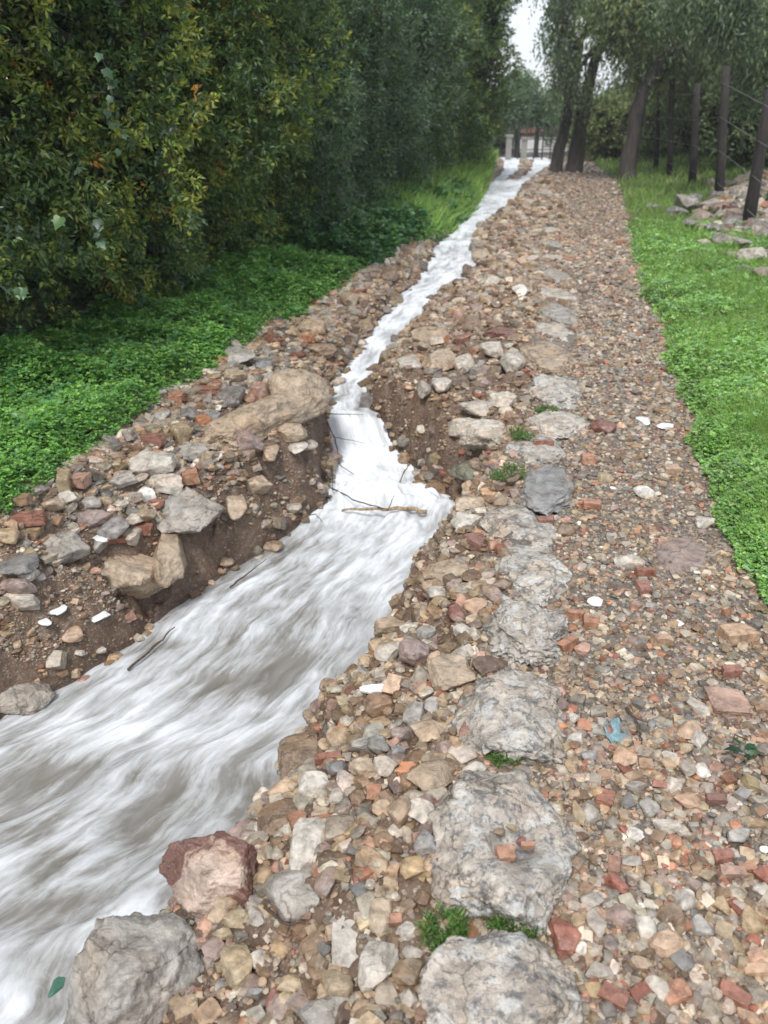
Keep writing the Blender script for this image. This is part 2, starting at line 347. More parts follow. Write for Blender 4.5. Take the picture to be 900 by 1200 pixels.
s1 = noise(t, mp.outputs[0], 1, 5, .6, .9); s2 = noise(t, mp2.outputs[0], 1, 3, .6, .4); s3 = noise(t, mp3.outputs[0], 1, 4, .6, 1.2)
fo = N(t, 'ShaderNodeAttribute', attribute_name='foam').outputs['Fac']
f = math_(t, 'ADD', fo, math_(t, 'MULTIPLY', math_(t, 'SUBTRACT', s1, .5), 1.0)); f = math_(t, 'ADD', f, math_(t, 'MULTIPLY', math_(t, 'SUBTRACT', s2, .5), .5))
mp4 = N(t, 'ShaderNodeMapping'); mp4.inputs['Scale'].default_value = (24, 9, 1); L(t, uvn, mp4.inputs[0]); s4 = noise(t, mp4.outputs[0], 1, 5, .65, 1.5)
f = math_(t, 'ADD', f, math_(t, 'MULTIPLY', math_(t, 'SUBTRACT', s4, .5), .6)); f = math_(t, 'ADD', f, math_(t, 'MULTIPLY', math_(t, 'SUBTRACT', s3, .5), .85)); ff = mrange(t, f, 0.02, 1.0)
ff = math_(t, 'POWER', ff, 1.15)
murk = mixc(t, mrange(t, s3, .35, .65), (.16, .15, .13), (.25, .245, .235))
L(t, mixc(t, ff, murk, (.70, .735, .77)), b.inputs['Base Color']); L(t, mrange(t, ff, 0, .8, .16, .6), b.inputs['Roughness'])
b.inputs['IOR'].default_value = 1.33; b.inputs['Subsurface Weight'].default_value = .15; b.inputs['Subsurface Radius'].default_value = (.03, .03, .03)
bump(t, s2, .12, .008, b, bump(t, s1, .3, .02, b))
tag(meshobj('water', np.stack([X, Y, Zs], -1).reshape(-1, 3), water_F, m, uv=np.stack([um, V_], -1).reshape(-1, 2), attrs={'foam': foam}), kind='structure')
# ------------------------------------------------------------------ stones
_ico = {}
def ico(s):
    if s not in _ico:
        bm = bmesh.new(); bmesh.ops.create_icosphere(bm, subdivisions=s, radius=1.0)
        _ico[s] = (np.array([v.co[:] for v in bm.verts]), np.array([[v.index for v in f.verts] for f in bm.faces])); bm.free()
    return _ico[s]
def rock_shape(seed, s=4, ang=.6, kind='rock', rough=1.0):
    r = np.random.default_rng(seed); V, Fc = ico(s); V = V.copy()
    V = V*(1+.22*fbm(V[:, 0]*1.1+seed*3.1, V[:, 1]*1.1, V[:, 2]*1.1, seed=seed % 97, o=2))[:, None]
    if kind == 'brick':
        for ax in range(3):
            for sg in (-1, 1):
                n = np.zeros(3); n[ax] = sg; n += r.normal(0, .07, 3); n /= np.linalg.norm(n); d = .5+.05*r.random(); q = V@n; V -= np.clip(q-d, 0, None)[:, None]*n
    elif kind == 'block':
        for n in ([1, 0, 0], [-1, 0, 0], [0, 1, 0], [0, -1, 0], [0, 0, 1], [0, 0, -1], [1, 1, .3], [-1, 1, .4], [1, -1, .5], [-1, -1, .3], [0, 1, 1], [.9, .2, .8], [-.7, -.5, .9]):
            n = np.array(n, float)+r.normal(0, .16, 3); n /= np.linalg.norm(n); d = r.uniform(.56, .74); V -= (np.clip(V@n-d, 0, None)*.96)[:, None]*n
    else:
        for _ in range(int(6+14*ang)):
            n = r.normal(size=3); n /= np.linalg.norm(n); d = r.uniform(.52, .9) if kind != 'slab' else r.uniform(.6, .9)
            q = V@n; V -= (np.clip(q-d, 0, None)*(.75+.25*ang))[:, None]*n
        for sg in (1, -1):                        # a flatter top and bottom
            n = np.array([r.normal(0, .15), r.normal(0, .15), sg]); n /= np.linalg.norm(n); q = V@n; V -= np.clip(q-.62, 0, None)[:, None]*n
    if s >= 3: V = V*(1+rough*(.05*fbm(V[:, 0]*3+seed, V[:, 1]*3, V[:, 2]*3, seed=11, o=3)+.018*fbm(V[:, 0]*11+seed, V[:, 1]*11, V[:, 2]*11, seed=12, o=3, gain=.6)))[:, None]
    V -= (V.max(0)+V.min(0))/2; V /= (V.max(0)-V.min(0)); return V, Fc
def rotz(V, a): c, s_ = math.cos(a), math.sin(a); return np.stack([V[:, 0]*c-V[:, 1]*s_, V[:, 0]*s_+V[:, 1]*c, V[:, 2]], 1)
COL = dict(grey=(.33, .32, .30), dgrey=(.17, .175, .18), blue=(.25, .26, .27), pale=(.50, .475, .43), tan=(.41, .33, .245), brown=(.22, .155, .105), dbrown=(.12, .08, .06),
  ochre=(.36, .29, .19), orange=(.41, .20, .125), peach=(.47, .33, .235), red=(.27, .10, .075), maroon=(.19, .08, .07), pink=(.42, .27, .22), white=(.66, .65, .62), green=(.20, .22, .17), mauve=(.28, .22, .21), kerb=(.43, .40, .36))
SEED = [100]; PLACED = []
KINDMAT = {}
def stone(name, cx, cy, w, h, colour, label, cat='stone', flat=.55, rot=0.0, emb=.3, kind='rock', ang=.6, off=0.0, mat=None, sub=None, pit=None, group=None, tilt=0.0, water=False, rough=1.0, dfix=None):
    """One stone traced from its bounding size in the photo and bedded in the land under it."""
    SEED[0] += 1; sd = SEED[0]
    if name == 'kerb_stone' and cy < 900: w *= 1.12; h *= 1.2
    if name == 'kerb_stone' and cy < 900: kind = 'block'; rough = max(rough, 1.7); rot += random.uniform(-9, 9)
    if name == 'kerb_stone' and cy < 700: w *= 1.08; h *= 1.3; emb = .6; ang = .9
    x, y, z = hit(cx, cy, off, water)
    for _ in range(3):
        dist = depth(x, y, z+off); ww = w*dist/F; T = flat*ww if flat > 0 else .01
        x, y, z = hit(cx, cy, off+T*(.5-emb), water)
    a = math.atan2(CAM_H-z, y); D = (h*dist/F-T*math.cos(a)*(1-emb)*.8)/max(math.sin(a), .12); D = float(np.clip(D, ww*.35, ww*2.4)) if not dfix else ww*dfix
    s_ = sub or (6 if w > 70 else 5 if w > 30 else 4)
    V, Fc = rock_shape(sd, s_, ang, kind, rough); V = V*np.array([ww, D, T])
    if pit:
        px_, py_, r_, dp = pit; dd = ((V[:, 0]/ww-px_)**2+(V[:, 1]/D-py_)**2); V[:, 2] -= np.where(V[:, 2] > 0, dp*T*np.exp(-dd/r_**2), 0)
    if s_ >= 5: V = V*(1+.05*rough*min(1, w/60)*(np.abs(fbm(V[:, 0]*30+sd, V[:, 1]*30, V[:, 2]*30, seed=55, o=4, gain=.6))-.3))[:, None]
    if tilt: c, s2 = math.cos(tilt), math.sin(tilt); V = np.stack([V[:, 0]*c-V[:, 2]*s2, V[:, 1], V[:, 0]*s2+V[:, 2]*c], 1)
    V = rotz(V, R(rot)); zc = z+off+T*(.5-emb)
    o = meshobj(name, V, Fc, mat or (M['boulder'] if w > 45 else M['stone']), loc=(x, y, zc), smooth=True)
    base = np.array(COL.get(colour, (.4, .4, .4))); base = base if colour == 'white' else base*(.7 if kind == 'brick' else .85)+np.array([.27, .21, .16])*(.3 if kind == 'brick' else .15)*(1+.12*(random.random()-.5)); o.color = (*base, 1)
    tag(o, label, cat, group); PLACED.append((x, y, ww*.5, D*.5)); return o
Bo, K_, S_, Br = 'boulder', 'kerb_stone', 'stone', 'brick_fragment'
# boulders at the bottom of the picture
stone(Bo, 166, 1150, 186, 185, 'grey', 'big grey-brown boulder at the water edge below the red-stained rock', 'boulder', .85, -8, .3, ang=.55, dfix=.85, kind='block', rough=1.1)
stone(Bo, 250, 1024, 128, 108, 'pink', 'pinkish rock with a dark red face, half in the stream', 'boulder', .6, -18, .2, mat=M['red_rock'], ang=.8)
bpy.data.objects['boulder.001'].color = (.47, .37, .31, 1)
stone(S_, 359, 991, 45, 76, 'pale', 'upright oval whitish stone right of the red-stained rock', flat=.5, rot=-12, ang=.3)
stone(Bo, 344, 1046, 68, 66, 'grey', 'mottled grey cobble below the whitish oval stone', 'stone', .5, 10, .35, ang=.5)
stone(S_, 333, 962, 66, 52, 'brown', 'low wet brown rock at the water edge above the red-stained rock', flat=.35, emb=.5)
stone(S_, 277, 1077, 32, 24, 'ochre', 'small ochre stone wedged beneath the red-stained rock', emb=.2)
stone(S_, 278, 1131, 36, 52, 'ochre', 'yellowish block right beside the big grey boulder', flat=.6, rot=20)
stone(S_, 300, 1125, 24, 26, 'pale', 'little pinkish-white stone right of the yellowish block')
stone(S_, 262, 1093, 26, 20, 'ochre', 'small dull yellow stone between the red-stained rock and the yellowish block')
stone(S_, 297, 1063, 26, 30, 'grey', 'small grey stone leaning on the mottled grey cobble')
stone(S_, 300, 1163, 24, 16, 'blue', 'small blue-grey pebble below the yellowish block')
stone(S_, 319, 1170, 16, 24, 'maroon', 'small plum-coloured pebble near the bottom edge')
stone(S_, 342, 1153, 34, 28, 'ochre', 'small ochre stone in the mud above the bottom grey slab')
stone(S_, 380, 1188, 68, 44, 'grey', 'grey slab cut by the bottom edge of the photo', 'stone', .3, 5, .45, kind='slab')
stone(S_, 408, 1108, 40, 92, 'pale', 'tall narrow pale slab lying in the mud', flat=.4, rot=6, emb=.15, ang=.8)
stone(S_, 444, 1132, 48, 64, 'pale', 'whitish stone right of the tall narrow slab', flat=.6, rot=-15)
stone(S_, 447, 1075, 36, 46, 'tan', 'tan stone above the whitish stone and left of the pitted kerb boulder', flat=.5, emb=.45)
stone(S_, 478, 1090, 26, 24, 'pale', 'small white stone left of the upper weed tuft')
stone(S_, 486, 1120, 24, 30, 'pale', 'pale flat stone left of the bottom kerb boulder', rot=30)
stone(S_, 478, 1062, 20, 20, 'brown', 'small brown stone touching the lower left of the pitted kerb boulder')
stone(Br, 464, 1078, 17, 16, 'orange', 'small orange brick chip beside the white stone', 'brick', .6, kind='brick')
stone(S_, 440, 1184, 26, 14, 'ochre', 'ochre pebble at the bottom edge between the slabs')
stone(S_, 478, 1170, 24, 28, 'pale', 'slim pale stone against the bottom kerb boulder', rot=-30)
# kerb stones up the middle of the track
stone(K_, 585, 1172, 192, 150, 'kerb', 'bottommost kerb boulder, mottled grey, cut by the bottom edge', 'boulder', .5, 8, .3, mat=M['kerb'], kind='block', rough=1.2)
stone(K_, 590, 986, 180, 204, 'kerb', 'largest grey kerb boulder with a rubble-filled hollow in its top', 'boulder', .42, -4, .35, mat=M['kerb'], kind='block', rough=1.3, pit=(.08, -.02, .2, .5))
stone(K_, 600, 838, 128, 98, 'kerb', 'broad flat pale kerb slab above the hollowed kerb boulder', 'boulder', .3, -4, .45, mat=M['kerb'], ang=.7)
stone(K_, 618, 737, 92, 78, 'kerb', 'deeply pitted grey kerb stone above the broad flat slab', 'boulder', .4, 4, .4, mat=M['kerb'], ang=.4, rough=3)
stone(K_, 624, 673, 76, 58, 'pale', 'pale worn kerb slab above the deeply pitted stone', 'stone', .25, -10, .5, mat=M['kerb'], kind='slab')
stone(K_, 612, 623, 78, 56, 'kerb', 'wedge-shaped grey kerb stone with red chips on its right side', 'stone', .35, 20, .45, mat=M['kerb'])
stone(K_, 641, 573, 54, 42, 'blue', 'bluish-grey angular kerb stone', 'stone', .3, -15, .45, ang=1, kind='slab')
stone(K_, 627, 532, 60, 34, 'kerb', 'grey kerb stone with brick chips, right of the lower weed tuft', 'stone', .35, 0, .45, mat=M['kerb'])
stone(K_, 655, 500, 66, 28, 'pale', 'long pale kerb stone just above the chipped one', 'stone', .3, -8, .45)
stone(K_, 652, 464, 60, 34, 'pale', 'ridged grey-white kerb stone right of the upper weeds', 'stone', .4, -8, .4, mat=M['kerb'])
stone(K_, 642, 424, 62, 42, 'tan', 'smooth tan kerb stone, widest of the upper kerb', 'stone', .35, 0, .4)
stone(K_, 655, 394, 44, 24, 'pale', 'cream kerb stone directly above the smooth tan one', 'stone', .4, 0, .4)
stone(K_, 654, 372, 42, 22, 'grey', 'third grey kerb stone from the top end of the kerb', 'stone', .35, 0, .4)
stone(K_, 652, 350, 40, 22, 'pale', 'pale kerb stone second from the top end of the kerb', 'stone', .35, 0, .4)
stone(K_, 650, 326, 36, 24, 'grey', 'farthest flat grey kerb stone', 'stone', .35, 0, .4)
for px, py, w, h, c, lb in [(649,305,30,18,'pale','pale worn slab at the far end of the kerb line'),(647,288,27,15,'grey','faint grey slab beyond the pale end slab of the kerb'),(646,272,24,13,'pale','smallest pale slab where the kerb fades out')]: stone(K_, px, py, w, h, c, lb, 'stone', .3, 0, .5)
for px, py, w, h, c, lb in [(592,1000,24,22,'orange','orange brick chip in the hollow of the big kerb boulder'), (618,991,18,10,'orange','peach brick chip at the right of the kerb boulder hollow'), (600,970,16,10,'ochre','ochre chip at the top of the kerb boulder hollow'), (607,1002,16,14,'dgrey','dark pebble in the kerb boulder hollow'), (585,975,16,12,'brown','brown pebble at the left of the kerb boulder hollow'), (610,985,12,10,'maroon','tiny maroon chip in the middle of the kerb boulder hollow')]:
    stone(Br if c in ('orange',) else S_, px, py, w, h, c, lb, 'brick' if c == 'orange' else 'stone', .5, off=.062, emb=.2, kind='brick' if c == 'orange' else 'rock')
# right bank rubble
for a_ in [
 (S_,360,888,66,72,'brown','squat brown block jutting into the stream, capped by a white patch','stone',.7,0,.3),
 (Br,386,889,36,13,'red','long red brick piece lying on the squat brown block','brick',.4,8,.1),
 (S_,358,881,30,16,'pale','whitish flat stone on top of the squat brown block','stone',.4,0,.1),
 (S_,465,736,54,30,'tan','flat reddish-tan rock topping the pile at the water edge','stone',.5,0,.2),
 (S_,485,766,36,40,'mauve','rounded mauve-grey stone under the flat reddish-tan rock','stone',.8,0,.25),
 (S_,455,762,34,26,'pale','pale stone left of the rounded mauve-grey one','stone',.6,0,.3),
 (S_,509,774,18,20,'peach','small peach block right of the rounded mauve-grey stone','stone',.8,0,.3),
 (S_,500,742,24,20,'grey','small grey stone right of the flat reddish-tan rock','stone',.6,0,.3),
 (S_,444,828,36,30,'brown','brown stone below the white crockery piece','stone',.7,0,.25),
 (S_,530,790,56,46,'tan','broad tan slab left of the dark brown smooth stone','stone',.4,12,.4),
 (S_,574,781,42,34,'dbrown','dark brown smooth stone against the kerb','stone',.5,15,.3),
 (S_,557,711,28,24,'peach','squarish cream-peach stone in the brown hollow','stone',.5,-8,.3),
 (S_,535,718,20,26,'maroon','dark reddish stone left of the cream-peach one','stone',.6,0,.3),
 (S_,543,738,26,20,'pale','pale stone just below the cream-peach one','stone',.4,0,.4),
 (S_,508,826,22,24,'grey','rounded light grey stone above the tan slabs','stone',.7,0,.3),
 (S_,485,838,28,40,'grey','upright grey stone in the middle of the right bank rubble','stone',.7,0,.3),
 (S_,472,862,28,24,'mauve','mauve-brown rounded stone above the blue-grey pebble','stone',.7,0,.3),
 (S_,467,880,20,16,'blue','blue-grey pebble beside the tan ledges','stone',.7,0,.3),
 (S_,505,857,48,34,'tan','tan ledge stone with moss right of the mauve-brown stone','stone',.4,0,.45),
 (S_,508,908,66,44,'tan','wide cream slab left of the hollowed kerb boulder','stone',.35,15,.4),
 (S_,494,952,34,34,'pale','pale four-sided stone below the wide cream slab','stone',.5,20,.35),
 (S_,464,976,28,22,'pale','bright cream stone left of the blue-grey wedge','stone',.5,-20,.3),
 (S_,498,986,28,32,'blue','blue-grey wedge stone touching the hollowed kerb boulder','stone',.6,0,.3),
 (Br,438,931,17,24,'orange','upright bright orange brick piece among right bank stones','brick',.7,-5,.3),
 (S_,368,920,38,30,'pale','cream stone below the squat brown block','stone',.6,0,.3),
 (S_,397,933,24,26,'pale','light stone right of the cream one below the brown block','stone',.6,0,.3),
 (S_,378,955,26,22,'tan','tan stone above the upright oval whitish stone','stone',.6,0,.3),
 (S_,424,900,32,24,'tan','tan-pink stone in the rubble left of the orange brick','stone',.5,0,.35),
 (S_,395,902,28,20,'dgrey','dark wet stone under the long red brick piece','stone',.6,0,.3),
 (S_,415,972,24,22,'ochre','ochre stone in the mud right of the oval whitish stone','stone',.5,0,.35),
 (S_,428,873,36,22,'grey','grey stone below the brown stone with crockery','stone',.5,0,.3),
 (S_,452,900,30,26,'pale','pale stone among the rubble above the orange brick','stone',.5,0,.35),
 (S_,555,553,56,36,'green','greenish-grey slab jutting from the cut bank','stone',.4,-12,.25),
 (S_,575,512,80,30,'pale','long cream rock above the greenish-grey slab','stone',.35,6,.35),
 (S_,545,502,40,22,'pale','cream lump at the left end of the long cream rock','stone',.6,0,.3),
 (Br,561,637,22,27,'maroon','red three-sided brick piece on the bank','brick',.6,30,.2),
 (S_,548,612,40,24,'pale','whitish stone above the red three-sided brick','stone',.5,0,.35),
 (S_,600,655,30,22,'brown','brown stone left of the wedge-shaped kerb stone foot','stone',.5,0,.35),
 (S_,524,672,56,30,'tan','overhanging tan ledge at the right bend of the stream','stone',.4,-15,.3),
 (S_,515,694,30,16,'pale','pale rim stone below the overhanging tan ledge','stone',.4,0,.35),
 (S_,552,592,38,22,'tan','tan stone under the greenish-grey slab','stone',.6,0,.3),
 (S_,515,426,44,32,'tan','rust-edged tan rock at the top of the cut bank','stone',.45,-8,.25),
 (S_,599,423,30,36,'pale','pointed greyish-white stone standing near the kerb','stone',.9,0,.3),
 (S_,575,410,28,22,'pale','white lump left of the pointed standing stone','stone',.6,0,.3),
 (S_,543,425,26,24,'pale','cream stone right of the rust-edged tan rock','stone',.6,0,.3),
 (S_,480,425,30,24,'pale','cream rock at the top of the cut bank, left of the rust-edged one','stone',.5,0,.35),
 (S_,560,480,46,20,'pale','flat cream stone above the cream lump','stone',.35,0,.35),
 (S_,590,470,36,18,'pale','flat whitish stone in line with the ridged kerb stone','stone',.35,0,.35),
 (S_,517,452,24,18,'pale','small cream stone on the lip of the cut bank','stone',.6,0,.3),
 (S_,497,455,16,24,'grey','narrow grey stone set in the lip of the cut bank','stone',.9,0,.3),
 (S_,552,380,36,22,'brown','rusty brown stone below the white far stone','stone',.45,0,.35),
 (S_,588,392,46,18,'maroon','flat rusty plate half buried below the white far stone','stone',.3,0,.4),
 (S_,505,395,46,22,'tan','tan rock beside the stream above the rust-edged one','stone',.45,0,.35),
 (S_,563,300,22,14,'tan','tan rock at the stream edge far up the track','stone',.6,0,.3),
 (S_,575,330,26,16,'pale','cream rock up the track, right of the narrow stream','stone',.6,0,.3),
 (S_,610,342,20,16,'white','brightest white stone far up the track','stone',.7,0,.2),
 (S_,601,312,16,12,'peach','peach stone just above the brightest white stone','stone',.6,0,.2)]:
    stone(*a_[:7], cat=a_[7], flat=a_[8], rot=a_[9], emb=a_[10], kind='brick' if a_[0] == Br else 'rock')
# left bank rubble
stone(Bo, 312, 488, 205, 66, 'tan', 'long tan boulder lying aslant on the left bank above the cascade', 'boulder', .2, 56, .3, ang=.6, dfix=.27)
stone(Bo, 352, 462, 72, 54, 'tan', 'rounded tan boulder end hanging over the cascade', 'boulder', .7, 10, .25, ang=.3)
for a_ in [
 (S_,287,519,42,28,'mauve','smooth round grey-brown cobble against the long tan boulder','stone',.75,0,.25),
 (Bo,222,597,84,62,'grey','pale flat-topped boulder on the left bank edge','boulder',.5,14,.3),
 (Bo,200,652,48,76,'tan','tall tan block below the pale flat-topped boulder','boulder',1.0,0,.3),
 (Bo,160,676,78,70,'tan','broad cracked tan block overhanging the left bank','boulder',.75,-12,.3),
 (S_,73,643,64,46,'grey','grey wedge stone with a pale right tip','stone',.5,12,.3),
 (S_,22,662,46,30,'dgrey','flat slate-grey stone at the left photo edge','stone',.3,10,.3),
 (S_,180,544,54,28,'pale','pale grey rounded stone above the flat-topped boulder','stone',.5,0,.3),
 (S_,132,618,40,30,'blue','blue-grey angular stone in the left rubble','stone',.6,0,.25),
 (S_,110,607,46,22,'mauve','mauve-grey long stone left of the blue-grey one','stone',.5,12,.25),
 (S_,145,562,36,22,'grey','grey stone below the pink brick','stone',.5,0,.3),
 (S_,195,568,40,22,'pale','cream stone resting above the flat-topped boulder','stone',.5,8,.3),
 (S_,171,580,28,18,'white','whitest pebble left of the flat-topped boulder','stone',.6,0,.3),
 (S_,276,595,30,32,'tan','squarish tan block right of the flat-topped boulder','stone',.9,0,.3),
 (S_,302,569,36,22,'tan','tan stone at the crest of the brown bank','stone',.6,10,.3),
 (S_,341,506,38,20,'tan','long tan stone under the long boulder\'s right end','stone',.5,0,.3),
 (S_,346,525,30,18,'pale','flat cream stone near the bank lip','stone',.4,-15,.3),
 (S_,362,522,24,18,'pale','cream stone at the very lip of the left bank','stone',.4,-25,.3),
 (S_,314,530,26,26,'tan','upright brownish shard under the long boulder','stone',.5,0,.3),
 (S_,281,420,40,24,'grey','two-toned grey stone by the green plants, topmost of the pile','stone',.5,0,.3),
 (S_,307,428,30,18,'dgrey','dark grey oval stone at the top of the left pile','stone',.5,-20,.3),
 (S_,317,445,26,20,'pale','pale oval stone below the dark grey oval','stone',.6,0,.3),
 (S_,336,441,20,20,'pale','small cream stone above the long boulder','stone',.7,0,.3),
 (S_,276,441,26,16,'tan','tan stone between the grey ones at the top of the pile','stone',.5,0,.3),
 (S_,269,467,34,24,'dgrey','darkest slate stone behind the long boulder','stone',.6,0,.3),
 (S_,304,459,30,22,'pink','rusty pink stone behind the long boulder','stone',.7,0,.3),
 (S_,250,490,20,26,'blue','blue-grey oval stone left of the long boulder','stone',.7,20,.3),
 (S_,222,486,22,16,'dgrey','dark blue stone among the brick pieces','stone',.6,0,.3),
 (S_,210,507,30,28,'ochre','ochre rock left of the long boulder','stone',.8,0,.3),
 (S_,188,490,26,20,'grey','grey stone by the edge of the green plants','stone',.7,0,.3),
 (S_,225,530,40,20,'grey','light grey flat stone below the ochre rock','stone',.4,0,.3),
 (S_,268,472,16,12,'grey','small grey stone touching the darkest slate stone','stone',.6,0,.3),
 (Br,240,458,36,16,'red','red-brown broken tile under the green plants','brick',.3,15,.2),
 (Br,206,466,22,16,'orange','orange hollow tile end by the green plants','brick',.6,0,.2),
 (Br,180,515,26,14,'red','dark red brick in the left pile','brick',.5,-10,.2),
 (Br,223,558,22,18,'orange','bright orange curled tile piece in the left pile','brick',.7,20,.2),
 (Br,167,620,26,14,'red','bright red broken brick above the cracked tan block','brick',.5,10,.2),
 (Br,93,563,24,18,'pink','pink brick standing at the edge of the plants','brick',.6,-10,.2),
 (Br,76,563,14,30,'ochre','upright yellowish brick beside the pink one','brick',1.4,12,.15),
 (Br,38,623,22,16,'ochre','yellow brick chip in the left rubble','brick',.5,0,.2),
 (Br,52,633,12,20,'ochre','narrow yellow splinter below the yellow chip','brick',.7,-15,.2),
 (Br,30,608,46,14,'red','long terracotta strip near the left photo edge','brick',.3,8,.2),
 (Br,138,632,30,12,'red','flat brown-red brick right of the blue-grey stone','brick',.3,5,.2),
 (S_,118,637,16,26,'grey','narrow grey stone standing above the gravelly slope','stone',.8,0,.3),
 (S_,155,628,20,26,'pale','pale shard above the cracked tan block','stone',.8,0,.3),
 (S_,172,604,22,22,'ochre','ochre-brown stone left of the flat-topped boulder\'s foot','stone',.7,0,.3),
 (S_,158,610,20,14,'pale','cream pebble above the red broken brick','stone',.7,0,.3),
 (S_,80,582,26,14,'pale','pale stone directly below the yellowish brick','stone',.5,0,.3),
 (S_,60,592,30,18,'tan','tan rounded stone at the far left of the pile','stone',.6,0,.3),
 (S_,105,590,28,14,'grey','grey stone in the middle of the left pile','stone',.5,0,.3),
 (S_,8,628,30,20,'ochre','ochre stone at the left photo edge','stone',.6,0,.3),
 (S_,22,686,44,22,'mauve','brown-grey slab at the left edge above the layered concrete','stone',.5,0,.3),
 (S_,22,706,46,16,'pale','layered pale concrete strip at the left photo edge','stone',.5,8,.25),
 (S_,32,672,24,18,'pale','cream curved stone below the grey wedge stone','stone',.5,0,.3),
 (S_,48,677,14,12,'grey','little grey pebble right of the cream curved stone','stone',.7,0,.3),
 (S_,86,743,26,24,'peach','pinkish-cream stone alone on the gravelly slope','stone',.6,0,.35),
 (S_,92,765,16,10,'pale','small pale stone below the lone pinkish-cream stone','stone',.5,0,.35),
 (S_,118,762,14,10,'pale','small pale stone nearer the water than its neighbour','stone',.5,0,.35),
 (S_,24,816,76,44,'grey','grey-brown lump low on the left bank by the water','stone',.4,10,.45),
 (S_,190,742,12,10,'tan','tiny tan stone stuck in the muddy bank','stone',.8,0,.4),
 (S_,314,616,10,8,'peach','tiny peach pebble stuck in the brown bank face','stone',.8,0,.3),
 (S_,365,383,36,24,'tan','brown-tan stone at the plants, above the pile','stone',.5,0,.3),
 (S_,375,410,40,16,'brown','flat brown rock above the long boulder\'s right end','stone',.4,0,.3),
 (S_,408,350,26,18,'tan','tan stone by the plants, upstream of the pile','stone',.5,0,.3),
 (S_,455,322,24,14,'brown','brown stone by the plants where the stream narrows','stone',.5,0,.3)]:
    stone(*a_[:7], cat=a_[7], flat=a_[8], rot=a_[9], emb=a_[10], kind='brick' if a_[0] == Br else 'rock', ang=.85)
